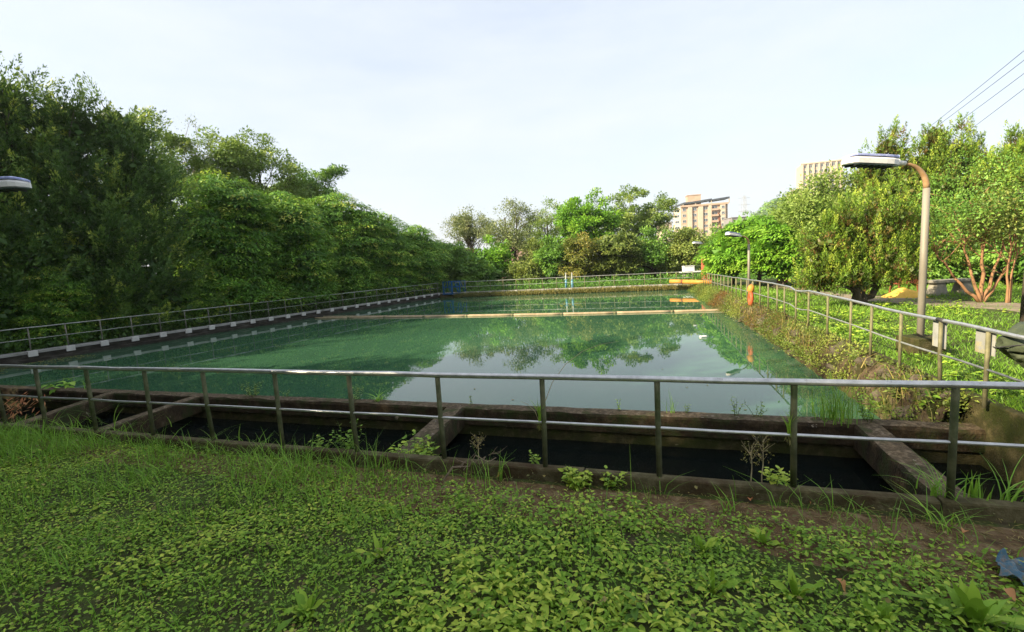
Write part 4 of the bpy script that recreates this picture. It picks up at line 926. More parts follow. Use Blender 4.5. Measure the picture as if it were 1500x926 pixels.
# ------------------------------------------------------------------ buildings far behind the trees
def window(mb_parent, c, ax, w_, h_, depth=.25, fr=None):
    X, Yv, Z = ax; f_ = MB(); t = .09
    for s_ in (-1, 1):
        f_.box(c+X*s_*(w_/2-t/2), (t, depth, h_), ax); f_.box(c+Z*s_*(h_/2-t/2), (w_-2*t-.004, depth, t), ax)
    f_.box(c, (t*.8, depth*.8, h_-2*t-.004), ax)
    fo = f_.build('window', fr or M['white'], mb_parent)
    MB().box(c+Yv*.06, (w_-2*t, .05, h_-2*t), ax).build('pane', M['glass'], fo)
def apartment():
    D = 250.; k = D/F
    base = atY(1027, 372, D); base[2] = -1; c0 = base.copy(); zt = atY(1027, 301, D)[2]
    e = empty('apartment_block', c0, 'salmon coloured apartment block with a dark roof canopy above the trees', 'building')
    th = math.radians(-12); X = np.array([math.cos(th), math.sin(th), 0]); Yv = np.array([-math.sin(th), math.cos(th), 0]); Z = np.array([0, 0, 1.]); ax = (X, Yv, Z)
    def P(x, y, z): return c0+X*x+Yv*y+Z*(z-c0[2])
    nf = 9; fh = (zt+1)/nf
    # projecting bays (x0, x1, forward)
    MB().box(P(0, 8, zt/2-.5), (29, 12, zt+1), ax).build('wall', M['bpink'], e)
    bays = [(-10.2, -7.6, 1.0), (-3.6, -.8, .9), (2.6, 4.4, 1.4), (9.8, 13.0, 1.0)]
    for a, b, f_ in bays:
        MB().box(P((a+b)/2, 2-f_/2, zt/2-.5), (b-a, f_-.01, zt+.6), ax).build('bay', M['bcream'], e)
    MB().box(P(0, 1.4, zt+.35), (29.6, 1.2, .9), ax).build('parapet', M['bpink'], e)
    for f_ in range(3, nf):
        zc = -1+fh*(f_+.52)
        for (x, w_) in ((-12.5, 2.2), (-5.8, 2.2), (1.0, 2.6), (11.4, 2.0)):
            yy = 1.9 if not (9.8 < x < 13) else .9
            window(e, P(x, yy, zc), ax, w_, 1.5)
        b_ = MB().box(P(6.6, 1.0, zc-1.05), (4.0, 1.9, .95), ax).build('balcony', M['bpink'], e)
        window(e, P(6.6, 1.9, zc+.1), ax, 3.0, 1.6)
    # angled left wing
    th2 = math.radians(38); X2 = np.array([math.cos(th2), math.sin(th2), 0]); Y2 = np.array([-math.sin(th2), math.cos(th2), 0])
    X2 = nrm(X*.75-Yv*-.66); Y2 = np.array([-X2[1], X2[0], 0])
    cw = P(-14.5, 2, 0)-X2*4
    X2r = nrm(P(-14.5, 2, 0)-P(-18.5, 6.5, 0)); Y2 = np.array([-X2r[1], X2r[0], 0]); cw = (P(-14.5, 2, 0)+P(-18.5, 6.5, 0))/2+Y2*3
    MB().box(cw+Z*(zt/2-.5), (5.9, 6, zt+1), (X2r, Y2, Z)).build('wing', M['bcream'], e)
    for f_ in range(3, nf):
        window(e, cw-Y2*3.05+Z*(-1+fh*(f_+.52)), (X2r, Y2, Z), 3.6, 1.5)
    # diagonal rusty stair on the right bay
    MB().bar(P(8.6, 1.2, zt-4.5), P(10.2, 1.2, zt-13), 1.1, .4).build('chute', M['rust'], e)
    # roof canopy on posts
    for i, (a, b, za, zb) in enumerate([(-19.5, -13, 1.0, 2.3), (-13, -5.2, 2.3, 2.6), (-5, 4.6, 2.6, 3.3), (5.4, 15.4, 2.9, 3.6)]):
        V = [P(a, .6 if i else 5, zt+za), P(b, .6, zt+zb), P(b, 13, zt+zb+.3), P(a, 13, zt+za+.3)]
        MB().add(V+[v-Z*.9 for v in V], [(0, 1, 2, 3), (7, 6, 5, 4)]+[(j, 4+j, 4+(j+1) % 4, (j+1) % 4) for j in range(4)]).build('canopy_sheet', M['broof'], e)
        MB().bar(P(b-.2, 1.1, zt+.5), P(b-.2, 1.1, zt+zb-.92), .5).build('canopy_post', M['bcream'], e)
    ts = P(-5.6, 8, zt); hT = atY(1010, 285, D)[2]-zt
    MB().box(ts+Z*(hT/2), (8.4, 7, hT), ax).build('stair_tower', M['bpink'], e)
    MB().box(ts+Z*(hT+.2), (9, 7.6, .4), ax).build('tower_cap', M['bpink'], e)
    window(e, ts+Z*(hT*.35)-Yv*3.45-X*1.4, ax, 1.0, 1.7)
apartment()
e_ = bpy.data.objects['apartment_block']; e_.scale = (.8, .85, 1); e_.location.x += 2.2
def tower():
    D = 300.; zt = atY(1200, 238, D)[2]; c0 = atY(1196, 361, D); c0[2] = -1
    e = empty('beige_tower', c0, 'tall beige tower block rising behind the feathery tree at the right', 'building')
    th = math.radians(-20); X = np.array([math.cos(th), math.sin(th), 0]); Yv = np.array([-math.sin(th), math.cos(th), 0]); Z = np.array([0, 0, 1.]); ax = (X, Yv, Z)
    def P(x, y, z): return np.array([c0[0], c0[1], 0])+X*x+Yv*y+Z*z
    for a, b, h in ((-14, -8.6, zt-16), (-8.5, 14, zt)):
        MB().box(P((a+b)/2, 9, h/2-.5), (b-a, 14, h+1), ax).build('wall', M['bcream'], e)
        MB().box(P((a+b)/2, 1.6, h+.3), (b-a+.8, .9, .8), ax).build('parapet', M['bcream'], e)
    for i, x in enumerate(np.linspace(-8, 13.4, 8)):
        MB().box(P(x, 1.5, zt/2), (.9, 1.0, zt-.6), ax).build('pilaster', M['bcream'], e)
    nf = int(zt/3.3)
    for f_ in range(nf-8, nf):
        zc = zt-3.3*(nf-f_)+1.7
        for x in (np.linspace(-8, 13.4, 8)[:-1]+1.53):
            window(e, P(x, 1.94, zc), ax, 1.7, 1.9)
        if zc < zt-17:
            window(e, P(-11.3, 1.94, zc), ax, 2.6, 1.7)
tower()
def boxhouse(name, px0, px1, ptop, D, label, wm, roof=None, zb=-.6, nwin=0, dep=8):
    a, b = atY(px0, ptop, D), atY(px1, ptop, D); zt = min(a[2], b[2]); c = (a+b)/2; wd = b[0]-a[0]
    e = empty(name, (c[0], D, zb), label, 'building'); ax = tuple(np.eye(3))
    MB().box((c[0], D+dep/2, (zt+zb)/2), (wd, dep, zt-zb)).build('wall', wm, e)
    MB().box((c[0], D+dep/2, zt+.12), (wd+.5, dep+.5, .24)).build('roof', roof or wm, e)
    for fl in range(int((zt-zb)/3)):
        for i in range(nwin):
            window(e, np.array([c[0]-wd/2+wd*(i+.5)/nwin, D-.05, zb+1.7+3*fl]), ax, min(1.6, wd/nwin*.6), 1.4, .2)
    return e
boxhouse('grey_building', 1072, 1094, 318, 210, 'plain grey building beside the apartment block', M['bgrey'], nwin=3)
boxhouse('beige_house', 969, 984, 326, 230, 'small beige roof block left of the apartment block', M['bcream'], nwin=2)
h = boxhouse('pink_house', 730, 795, 356, 66, 'pink house half hidden behind the twin trunked tree', M['house'], M['roofred'], nwin=4)
boxhouse('pink_house', 655, 690, 366, 70, 'small pinkish house glimpsed beyond the blue frame', M['house'], M['roofred'], nwin=3)
def pylon():
    D = 620.; b = atY(1090, 372, D); t = atY(1090, 289, D); hh = t[2]+2; e = empty('pylon', (b[0], D, -2), 'faint lattice pylon beyond the grey building', 'pylon')
    m1 = MB(); w0, w1 = 5.0, 1.6
    L_ = lambda z: (w0+(w1-w0)*z/hh)
    for sx, sy in ((-1, -1), (1, -1), (1, 1), (-1, 1)):
        m1.bar((b[0]+sx*w0, D+sy*w0, -2), (b[0]+sx*w1, D+sy*w1, hh), .34)
    m1.build('legs', M['pylon'], e)
    m2 = MB(); zs = np.linspace(0, hh, 12)
    for z0, z1 in zip(zs[:-1], zs[1:]):
        for s_ in (-1, 1):
            m2.bar((b[0]-s_*L_(z0), D-L_(z0), z0), (b[0]+s_*L_(z1), D-L_(z1), z1), .28)
        m2.bar((b[0]-L_(z1), D-L_(z1), z1), (b[0]+L_(z1), D-L_(z1), z1), .3)
    m2.build('lattice', M['pylon'], e)
    for z in (hh*.72, hh*.84, hh*.96): MB().bar((b[0]-8, D, z), (b[0]+8, D, z), .5).build('cross_arm', M['pylon'], e)
pylon()
def hill():
    # wooded rise on the right horizon
    P_ = [(1040, 372), (1075, 345), (1100, 322), (1125, 303), (1150, 297), (1175, 292), (1210, 290), (1260, 282), (1350, 270), (1500, 265), (1650, 270)]
    D0 = 420.; V = []; nx = 70; ny = 12
    xs = np.linspace(1040, 1650, nx)
    crest = np.interp(xs, [p[0] for p in P_], [p[1] for p in P_])
    for j in range(ny+1):
        t = j/ny
        for i in range(nx):
            c = atY(xs[i], crest[i], D0+60); foot = atY(xs[i], 380, D0-120)
            q = foot*(1-t)+c*t; z = -2+(c[2]+2)*math.sin(t*math.pi/2); V.append((q[0], q[1], z+4*noise.noise(Vector((q[0]*.05, q[1]*.05, 0)))*t))
    Fc = [(j*nx+i, j*nx+i+1, (j+1)*nx+i+1, (j+1)*nx+i) for j in range(ny) for i in range(nx-1)]
    tag(MB().add(V, Fc).build('hill', M['hill'], smooth=True), kind='structure')
    V = np.array(V); rg = np.random.default_rng(9); n = 26000; k = rg.integers(0, len(V), n//40); c = np.repeat(V[k]+rg.normal(0, 3, (len(k), 3))*np.array([1, 1, .3]), 40, 0)
    u = rand_dir(len(c), rg); u[:, 2] = np.abs(u[:, 2]); p = c+u*rg.uniform(2.2, 3.6, (len(c), 1))
    Vv, Ff = leaves(p, rand_dir(len(c), rg), u, rg.uniform(1.2, 2.2, len(c)), rg.uniform(.9, 1.5, len(c)))
    tag(np_mesh('hill_wood', Vv, Ff, M['mid'], None, np.clip(np.repeat(rg.normal(.5, .2, len(k)), 40)+rg.normal(0, .1, len(c)), 0, 1)), kind='stuff')
hill()
# overhead cables
wires = [((1344, 194), (1500, 72)), ((1340, 203), (1500, 86)), ((1383, 188), (1500, 105)), ((1413, 190), (1500, 127))]
for i, ((x0, y0), (x1, y1)) in enumerate(wires):
    sl_ = (y1-y0)/(x1-x0); a = atY(x0-60, y0-sl_*60+1, 62); b = atY(x1+70, y1+sl_*70, 24); pts = []
    for t in np.linspace(0, 1, 24):
        q = a*(1-t)+b*t; q[2] -= .35*math.sin(t*math.pi)*(1-t*.3); pts.append(q)
    tag(MB().tube(pts, .016, 5).build('overhead_cable', M['cable'], smooth=True), ['uppermost overhead cable crossing the sky above the junipers', 'second overhead cable from the top above the junipers', 'third overhead cable from the top above the junipers', 'lowest overhead cable above the junipers at the right'][i], 'cable', 'overhead cables above the junipers')

# ------------------------------------------------------------------ ground vegetation
def in_front(n, rng, smin=-9.5, smax=4.6, dmax=4.6):
    s = rng.uniform(smin, smax, n); d_ = rng.uniform(.13, dmax, n); p = K0+s[:, None]*DK-d_[:, None]*NK
    # keep what lies in or near the view
    ok = (p[:, 1] > .9) & (np.abs(p[:, 0]) < p[:, 1]*1.28+.5)
    return p[ok], s[ok], d_[ok]
def nz2(p, sc, o=0): return np.array([noise.noise(Vector((a*sc+o, b*sc, o*1.7))) for a, b in p])
def zg(p): return np.array([gz(a, b) for a, b in p])
def ground_cover():
    rng = np.random.default_rng(11)
    p, s, d_ = in_front(16500, rng)
    wd = np.interp(s, [-9, -5, -2.6, -1.2, .2, 1.2, 2.4, 3.9], [.05, .1, .28, .46, .44, .40, .66, .9])
    nz_ = nz2(p, 1.5); n3 = nz2(p, .9, 5)
    keep = d_ > wd*(1+.35*nz_)+rng.normal(0, .05, len(p)); keep &= (nz2(p, 2.2, 9) > -.5)
    p, s, d_, nz_, n3 = p[keep], s[keep], d_[keep], nz_[keep], n3[keep]
    z = zg(p); n = len(p)
    hgt = np.clip(.06+.17*(nz2(p, 1.3, 3)+.12)+rng.normal(0, .02, n), .015, .24)*np.interp(p[:, 0], [-6, -1, 1, 3], [.7, .8, 1.05, 1.0])
    big = np.interp(p[:, 0], [-4, -1, 1, 3], [.62, .85, 1.15, 1.2])*np.clip(1+.75*n3+rng.normal(0, .15, n), .5, 1.9)
    k = 8; P = np.repeat(np.concatenate([p, z[:, None]], 1), k, 0); N = len(P)
    hh = np.repeat(hgt, k)*np.tile(np.linspace(.25, 1, k), n); a = np.repeat(rng.uniform(0, 6.28, n), k)+np.tile(np.arange(k)*2.4, n)+rng.normal(0, .3, N)
    out = np.stack([np.cos(a), np.sin(a), np.zeros(N)], 1); asp = np.repeat(rng.choice([.32, .45, .58, .72], n, p=[.25, .3, .3, .15]), k); ln = .034*np.repeat(big*rng.uniform(.7, 1.35, n), k)*rng.uniform(.55, 1.3, N)*np.tile(np.linspace(1.15, .7, k), n)
    base = P+np.array([0, 0, 1.])*hh[:, None]+out*(.012+.02*rng.random((N, 1)))+np.repeat(rng.normal(0, .015, (n, 3))*np.array([1, 1, 0]), k, 0)
    d = out+np.array([0, 0, 1.])*rng.uniform(-.25, .45, (N, 1)); nv = np.array([0, 0, 1.])+rng.normal(0, .28, (N, 3))
    V, Fc = ovate(base, d, nv, ln*(1.35-.6*asp), ln*asp*rng.uniform(.9, 1.1, N))
    t = np.repeat(np.clip(rng.normal(.48, .2, n)+.3*n3, 0, 1), k)+rng.normal(0, .08, N)+np.tile(np.linspace(-.18, .24, k), n)
    tag(np_mesh('ground_cover', V, Fc, M['cover'], None, np.repeat(np.clip(t, 0, 1), 6)), kind='stuff')
    # trailing low leaves and fine clover between
    q, s, d_ = in_front(76000, rng); kp_ = d_ > np.interp(s, [-9, -5, -2.6, -1.2, .2, 2.4, 3.9], [.02, .05, .17, .30, .28, .48, .68])*(1+.4*nz2(q, 2))
    kp_ &= nz2(q, 1.8, 21) > -.5
    q = q[kp_]; N = len(q); b = np.concatenate([q, (zg(q)+rng.uniform(.004, .05, N))[:, None]], 1); a = rng.uniform(0, 6.28, N)
    d = np.stack([np.cos(a), np.sin(a), rng.uniform(-.1, .5, N)], 1); ln = rng.uniform(.016, .036, N)
    V, Fc = leaves(b, d, np.array([0, 0, 1.])+rng.normal(0, .35, (N, 3)), ln, ln*.7)
    tag(np_mesh('clover_cover', V, Fc, M['cover'], None, np.clip(rng.normal(.45, .17, N), 0, 1)), kind='stuff')
    # grass, mostly on the left
    q, s, d_ = in_front(52000, rng, -9.5, 4.4, 4.2)
    pr_ = np.interp(q[:, 0], [-7, -3, -1, .5, 3], [1, .9, .42, .2, .2])*np.interp(d_, [.1, .5, 1.5, 4], [1, 1, .8, .6])*np.clip(.6+1.6*nz2(q, 1.2, 13), .05, 1)
    kp_ = rng.random(len(q)) < pr_; q = q[kp_]; N = len(q); b = np.concatenate([q, zg(q)[:, None]], 1); a = rng.uniform(0, 6.28, N)
    h_ = np.interp(np.repeat(0, N)+((q-K0)@-NK), [.1, .6, 1.4, 3], [1.45, 1.35, .9, .7])*rng.uniform(.07, .24, N)*(.7+.6*np.clip(nz2(q, 1.0, 17)+.4, 0, 1))
    V, Fc, sg = blades(b, np.stack([np.cos(a), np.sin(a)], 1), h_, rng.uniform(.003, .008, N), rng.uniform(.2, 1.2, N), rng)
    tag(np_mesh('grass', V, Fc, M['grass'], None, np.repeat(np.clip(rng.normal(.45, .18, N), 0, 1), sg)), kind='stuff')
    q, s, d_ = in_front(4500, rng); N = len(q); a = rng.uniform(0, 6.28, N); b = np.concatenate([q, (zg(q)+rng.uniform(.01, .10, N))[:, None]], 1)
    V, Fc = leaves(b, np.stack([np.cos(a), np.sin(a), rng.uniform(-.3, .3, N)], 1), np.array([0, 0, 1.])+rng.normal(0, .4, (N, 3)), rng.uniform(.015, .05, N), rng.uniform(.008, .028, N), .3)
    tag(np_mesh('leaf_litter', V, Fc, M['dry'], None, np.clip(rng.normal(.35, .25, N), 0, 1)), kind='stuff')
    # straw and dead litter on the bare strip and kerb foot
    q = K0+rng.uniform(-6, 4.2, 4200)[:, None]*DK-(.12+np.abs(rng.normal(0, .38, 4200)))[:, None]*NK; N = len(q)
    b = np.concatenate([q, (zg(q)+rng.uniform(.012, .022, N))[:, None]], 1); a = rng.uniform(0, 6.28, N)
    V, Fc = leaves(b, np.stack([np.cos(a), np.sin(a), rng.uniform(-.02, .12, N)], 1), np.tile([0, 0, 1.], (N, 1)), rng.uniform(.02, .09, N), rng.uniform(.002, .007, N))
    tag(np_mesh('straw_litter', V, Fc, M['dry'], None, rng.random(N)), kind='stuff')
ground_cover()

def lawn():
    rng = np.random.default_rng(12); n = 75000
    Y = 4.2+rng.random(n)**1.3*22; X = np.array([XR(y) for y in Y])+.16+rng.random(n)**1.2*9.5*(Y/12+.35)
    ok = (X < Y*1.28+.6); p = np.stack([X, Y], 1)[ok]
    # leave the path bare
    A, B = dens(pa, 80), dens(pb, 80); mid = (A+B)/2; hw = np.linalg.norm(A-B, axis=1)/2
    dd = np.linalg.norm(p[:, None]-mid[None], axis=2); j = dd.argmin(1); onp = dd.min(1) < hw[j]*.85
    kp_ = (~onp | (rng.random(len(p)) < .06)); p = p[kp_]; N = len(p)
    b = np.concatenate([p, zg(p)[:, None]], 1); a = rng.uniform(0, 6.28, N); f_ = np.clip(p[:, 1]/10, .8, 2)
    cl = np.clip(nz2(p, .9, 4)+.35, 0, 1); h_ = rng.uniform(.04, .13, N)*(.6+cl)
    V, Fc = leaves(b, np.stack([np.cos(a)*.5, np.sin(a)*.5, rng.uniform(.4, 1.2, N)], 1), rand_dir(N, rng), h_*1.1, rng.uniform(.008, .017, N)*f_)
    tag(np_mesh('lawn_grass', V, Fc, M['lawn'], None, np.clip(.28+.4*cl+rng.normal(0, .14, N), 0, 1)), kind='stuff')
    # broad low weeds in the lawn near the fence
    n = 900; Y = 4.6+rng.random(n)*9; X = np.array([XR(y) for y in Y])+.25+rng.random(n)**1.5*5; p = np.stack([X, Y], 1); p = p[nz2(p, 1.1, 31) > .02]; n = len(p); k = 8
    P = np.repeat(np.concatenate([p, zg(p)[:, None]], 1), k, 0); N = n*k; a = rng.uniform(0, 6.28, N); out = np.stack([np.cos(a), np.sin(a), np.zeros(N)], 1)
    b = P+out*.05*rng.random((N, 1))+np.array([0, 0, 1])*rng.uniform(.03, .13, (N, 1)); ln = rng.uniform(.04, .08, N)
    V, Fc = ovate(b, out+np.array([0, 0, 1])*rng.uniform(-.2, .4, (N, 1)), np.array([0, 0, 1.])+rng.normal(0, .3, (N, 3)), ln, ln*.65)
    tag(np_mesh('lawn_weeds', V, Fc, M['cover'], None, np.repeat(np.clip(rng.normal(.6, .15, N), 0, 1), 6)), kind='stuff')
lawn()

def bank_weeds():
    rng = np.random.default_rng(13)
    # leafy weeds over the right bank
    n = 4900; Y = 4.9+rng.random(n)**.85*27; o = rng.uniform(-.62, .05, n); p = np.array([[XR(y), y] for y in Y])+rout*o[:, None]*np.interp(Y, [4, 10, 16, 30], [.55, .62, .8, 1.15])[:, None]
    dn = np.clip(.55+1.3*nz2(p, .7, 2), .1, 1)*np.interp(Y, [4, 8, 12, 16, 31], [.75, .62, .7, 1, 1]); ok = rng.random(n) < dn; p, Y, o = p[ok], Y[ok], o[ok]; n = len(p); k = 20
    z = np.interp(-o, [0, .05, .24, .44, .62], [0, -.02, -.14, -.45, -.5])+np.array([rz(y) for y in Y])
    P = np.repeat(np.concatenate([p, z[:, None]], 1), k, 0); N = n*k; sc = np.repeat(rng.uniform(.08, .26, n)*np.interp(Y, [4, 9, 16], [.7, .9, 1.1]), k)
    u = rand_dir(N, rng); u[:, 2] = np.abs(u[:, 2]); b = P+u*sc[:, None]*rng.random((N, 1))**.5
    ln = rng.uniform(.022, .06, N)
    V, Fc = leaves(b, u+rng.normal(0, .5, (N, 3)), np.array([0, 0, 1.])+rng.normal(0, .5, (N, 3)), ln, ln*.5)
    tn = np.repeat(nz2(p, .5, 8), k)
    tag(np_mesh('bank_weeds', V, Fc, M['bankleaf'], None, np.clip(.58+1.0*tn+.25*np.interp(np.repeat(Y, k), [5, 10], [.25, 0])+rng.normal(0, .16, N), 0, 1)), kind='stuff')
    # dry grass on the far wall face and bank
    n = 9000; t = rng.random(n); p = cFL+fd*(1.5+t*(totf-1.0))[:, None]-fout*rng.uniform(.05, .55, (n, 1)); N = n
    b = np.concatenate([p, rng.uniform(ZW, ZL-.12, n)[:, None]], 1); a = rng.uniform(0, 6.28, N)
    V, Fc, sg = blades(b, np.stack([np.cos(a), np.sin(a)], 1), rng.uniform(.10, .30, N), rng.uniform(.012, .03, N), rng.uniform(.1, .9, N), rng, 2)
    tag(np_mesh('far_wall_weeds', V, Fc, M['dry'], None, np.repeat(np.clip(rng.normal(.35, .2, N)-.2*(t < .3), 0, 1), sg)), kind='stuff')
    n = 5000; Y = 5+rng.random(n)*25; p = np.array([[XR(y), y] for y in Y])-rout*rng.uniform(.0, .32, n)[:, None]; ok = rng.random(n) < np.clip(.4+1.4*nz2(p, .8, 44), .05, 1); p, Y = p[ok], Y[ok]; N = len(p)
    zz = np.array([rz(y) for y in Y])-rng.uniform(.02, .4, N)
    a = rng.uniform(0, 6.28, N)
    V, Fc, sg = blades(np.concatenate([p, zz[:, None]], 1), np.stack([np.cos(a), np.sin(a)], 1), rng.uniform(.12, .34, N), rng.uniform(.006, .014, N), rng.uniform(.2, 1.2, N), rng, 2)
    tag(np_mesh('bank_grass', V, Fc, M['dry'], None, np.repeat(rng.random(N), sg)), kind='stuff')
    # floating leaf litter in the left corner of the pool
    n = 900; p = cNL+ldir*(rng.random(n)**1.5*5.0)[:, None]-lout*(.1+np.abs(rng.normal(0, .8, n)))[:, None]+NK*.3; a = rng.uniform(0, 6.28, n)
    V, Fc = leaves(np.concatenate([p, np.full((n, 1), ZW+.006)], 1), np.stack([np.cos(a), np.sin(a), np.zeros(n)], 1), np.tile([0, 0, 1.], (n, 1)), rng.uniform(.04, .12, n), rng.uniform(.02, .06, n), .05)
    tag(np_mesh('floating_leaves', V, Fc, M['dry'], None, rng.random(n)*.9), kind='stuff')
    n = 90; q = cNL+(cNR-cNL)*rng.uniform(.05, .95, (n, 1))+rdir*(1+rng.random((n, 1))**1.5*18); a = rng.uniform(0, 6.28, n)
    V, Fc = leaves(np.concatenate([q, np.full((n, 1), ZW+.006)], 1), np.stack([np.cos(a), np.sin(a), np.zeros(n)], 1), np.tile([0, 0, 1.], (n, 1)), rng.uniform(.03, .08, n), rng.uniform(.015, .04, n), .05)
    tag(np_mesh('floating_leaves', V, Fc, M['dry'], None, rng.random(n)), kind='stuff')
    # undergrowth in the shade behind the left wall and behind the far wall
    n = 22000; t = rng.random(n); p = cNL-ldir*2+ldir*(t*(tot+3))[:, None]+lout*(.5+rng.random(n)**1.3*4.5)[:, None]; N = n
    b = np.concatenate([p, (-.24+rng.random(n)**2*.55)[:, None]], 1)
    V, Fc = leaves(b, rand_dir(N, rng), np.array([0, 0, 1.])+rng.normal(0, .5, (N, 3)), rng.uniform(.12, .25, N), rng.uniform(.06, .12, N))
    tag(np_mesh('undergrowth', V, Fc, M['dark'], None, np.clip(rng.normal(.3, .2, N), 0, 1)), kind='stuff')
    n = 16000; t = rng.random(n); p = cFL+fd*(t*(totf+10)-2)[:, None]+fout*(.5+rng.random(n)*5)[:, None]; N = n
    V, Fc = leaves(np.concatenate([p, (-.24+rng.random(n)**2*.6)[:, None]], 1), rand_dir(N, rng), np.array([0, 0, 1.])+rng.normal(0, .5, (N, 3)), rng.uniform(.12, .22, N), rng.uniform(.05, .10, N))
    tag(np_mesh('undergrowth', V, Fc, M['layer'], None, np.clip(rng.normal(.25, .2, N), 0, 1)), kind='stuff')
bank_weeds()

# ------------------------------------------------------------------ single plants
def grass_tuft(pos, n, h, label, spread=.06, bend=(.3, 1.3), wd=.008, m='grass', lean=None, seed=0, group=None, tint=.55, seg=5):
    rng = np.random.default_rng(500+seed); a = rng.uniform(0, 6.28, n); d = np.stack([np.cos(a), np.sin(a)], 1)
    if lean is not None: d = nrm(d*.6+np.array(lean))
    b = np.zeros((n, 3)); b[:, :2] = rng.normal(0, spread*.5, (n, 2))
    V, Fc, sg = blades(b, d, rng.uniform(.45, 1.05, n)*h, np.full(n, wd)*rng.uniform(.7, 1.2, n), rng.uniform(*bend, n), rng, seg)
    e = empty('grass_tuft', pos, label, 'grass tuft', group)
    o = np_mesh('blades', V, Fc, M[m], None, np.repeat(np.clip(rng.normal(tint, .15, n), 0, 1), sg)); o.parent = e; o['kind'] = 'stuff'
    return e
def leafy(pos, nst, h, r, lsz, label, name='leafy_weed', m='cover', per=14, seed=0, cat='weed', up=.2, tint=.55):
    rng = np.random.default_rng(700+seed); e = empty(name, pos, label, cat); mb = MB(); Pp, Dd = [], []
    for i in range(nst):
        a = rng.uniform(0, 6.28); rr = r*math.sqrt(rng.random()); top = np.array([math.cos(a)*rr, math.sin(a)*rr, h*rng.uniform(.55, 1.05)]); base = top*np.array([.25, .25, 0])-np.array([0, 0, .02])
        pts = limb(mb, base, top, .004, .0015, rng, 5, 5, .15); q = np.array(pts)
        for k in range(per):
            t = .25+.75*k/per; p = np.array([np.interp(t, np.linspace(0, 1, 5), q[:, c]) for c in range(3)]); b = 2.4*k+a
            Pp.append(p); Dd.append((math.cos(b), math.sin(b), up+rng.normal(0, .25)))
    Pp, Dd = np.array(Pp), np.array(Dd); N = len(Pp); ln = lsz*rng.uniform(.6, 1.3, N)
    so_ = mb.build('stem', M['stem'], None); so_.parent = e
    V, Fc = ovate(Pp, Dd, np.array([0, 0, 1.])+rng.normal(0, .3, (N, 3)), ln, ln*.55)
    fo = np_mesh('foliage', V, Fc, M[m], None, np.repeat(np.clip(rng.normal(tint, .16, N), 0, 1), 6)); fo.parent = e
    return e
def onwall(px, py=None):                 # a point on top of the inner wall seen at column px
    d_ = ray(px, 595)[:2]; q = isect(np.zeros(2), d_, wallA+NK*.17, DK); return (q[0], q[1], ZL-.01)
def onkerb(px, off=.02, z=None):
    d_ = ray(px, 690)[:2]; q = isect(np.zeros(2), d_, K0+NK*off, DK); return (q[0], q[1], KT-.01 if z is None else z)
def ong(px, py):
    p = at(px, py, 0.0); return (p[0], p[1], gz(p[0], p[1]))
grass_tuft(onwall(132), 14, .30, 'short grass sprout on the channel wall near the left corner', seed=1)
leafy(onwall(372), 14, .30, .22, .035, 'airy small leaved weed on the channel wall behind the fifth and sixth posts', 'wall_weed', 'light', 12, 1)
leafy(onwall(420), 3, .16, .08, .03, 'tiny weed right beside the sixth post on the channel wall', 'wall_weed', 'light', 9, 2)
leafy(onwall(525), 6, .26, .14, .035, 'weed on the channel wall left of the curly grass', 'wall_weed', 'light', 12, 3)
grass_tuft(onwall(555), 26, .26, 'curly bright grass tuft on the channel wall', bend=(1.0, 1.9), seed=2, wd=.009)
leafy(onwall(692), 2, .16, .04, .03, 'single sprig standing on the wall above the middle strut', 'wall_weed', 'light', 10, 4)
leafy(onwall(906), 2, .20, .05, .03, 'thin dark sprig on the wall left of the tenth post', 'wall_weed', 'cover', 9, 5)
grass_tuft(onwall(984), 16, .34, 'thin upright grass on the wall just right of the tenth post', bend=(.1, .6), wd=.005, seed=3)
leafy(onwall(1004), 3, .17, .06, .03, 'small sprig on the wall right of the thin upright grass', 'wall_weed', 'light', 9, 6)
leafy(onwall(1078), 4, .28, .12, .04, 'open branched weed on the wall with pale leaf tufts', 'wall_weed', 'light', 8, 7)
leafy(onwall(1108), 5, .22, .13, .035, 'spindly weed on the wall left of the grassy post', 'wall_weed', 'light', 8, 8)
grass_tuft(onwall(1222), 95, .62, 'tall bright grass clump on the wall at the pool corner', .20, (.08, .75), .0075, seed=4, tint=.42)
leafy(onwall(1272), 8, .34, .12, .045, 'yellow green flowering weed right of the tall wall grass', 'wall_weed', 'bright', 13, 9, tint=.8)
leafy((5.0, 5.35, -.2), 9, .35, .3, .10, 'fern like weed on the bank behind the right strut', 'bank_weed', 'cover', 12, 10, up=.0, tint=.4)
leafy((5.0, 5.9, -.2), 7, .30, .22, .07, 'leafy weed at the water edge of the near right bank', 'bank_weed', 'olive', 12, 11)
leafy((5.55, 7.3, -.15), 8, .40, .3, .06, 'pale weed cluster on the bank below the rusty post joint', 'bank_weed', 'light', 13, 12)
leafy(onkerb(610, .25, ZL), 26, .36, .25, .06, 'dense green shrub growing on the middle strut', 'leafy_weed', 'cover', 10, 13, tint=.6)
leafy(onkerb(515, .07, -.02), 12, .42, .20, .045, 'dark twiggy weed climbing the seventh post', 'leafy_weed', 'cover', 12, 14, tint=.3)
leafy(onkerb(470, .07, -.02), 9, .22, .2, .045, 'low weed behind the kerb left of the seventh post', 'leafy_weed', 'cover', 10, 15, tint=.5)
leafy(ong(845, 716), 24, .17, .13, .05, 'compact bright bush at the kerb foot right of the ninth post', 'leafy_weed', 'cover', 10, 16, tint=.75)
leafy(onkerb(1138, .03), 9, .10, .12, .05, 'flat bright weed on the kerb left of the eleventh post', 'leafy_weed', 'cover', 9, 17, tint=.8)
leafy(onkerb(785, .03), 4, .12, .06, .035, 'little weed on the kerb beside the ninth post', 'leafy_weed', 'cover', 8, 18, tint=.6)
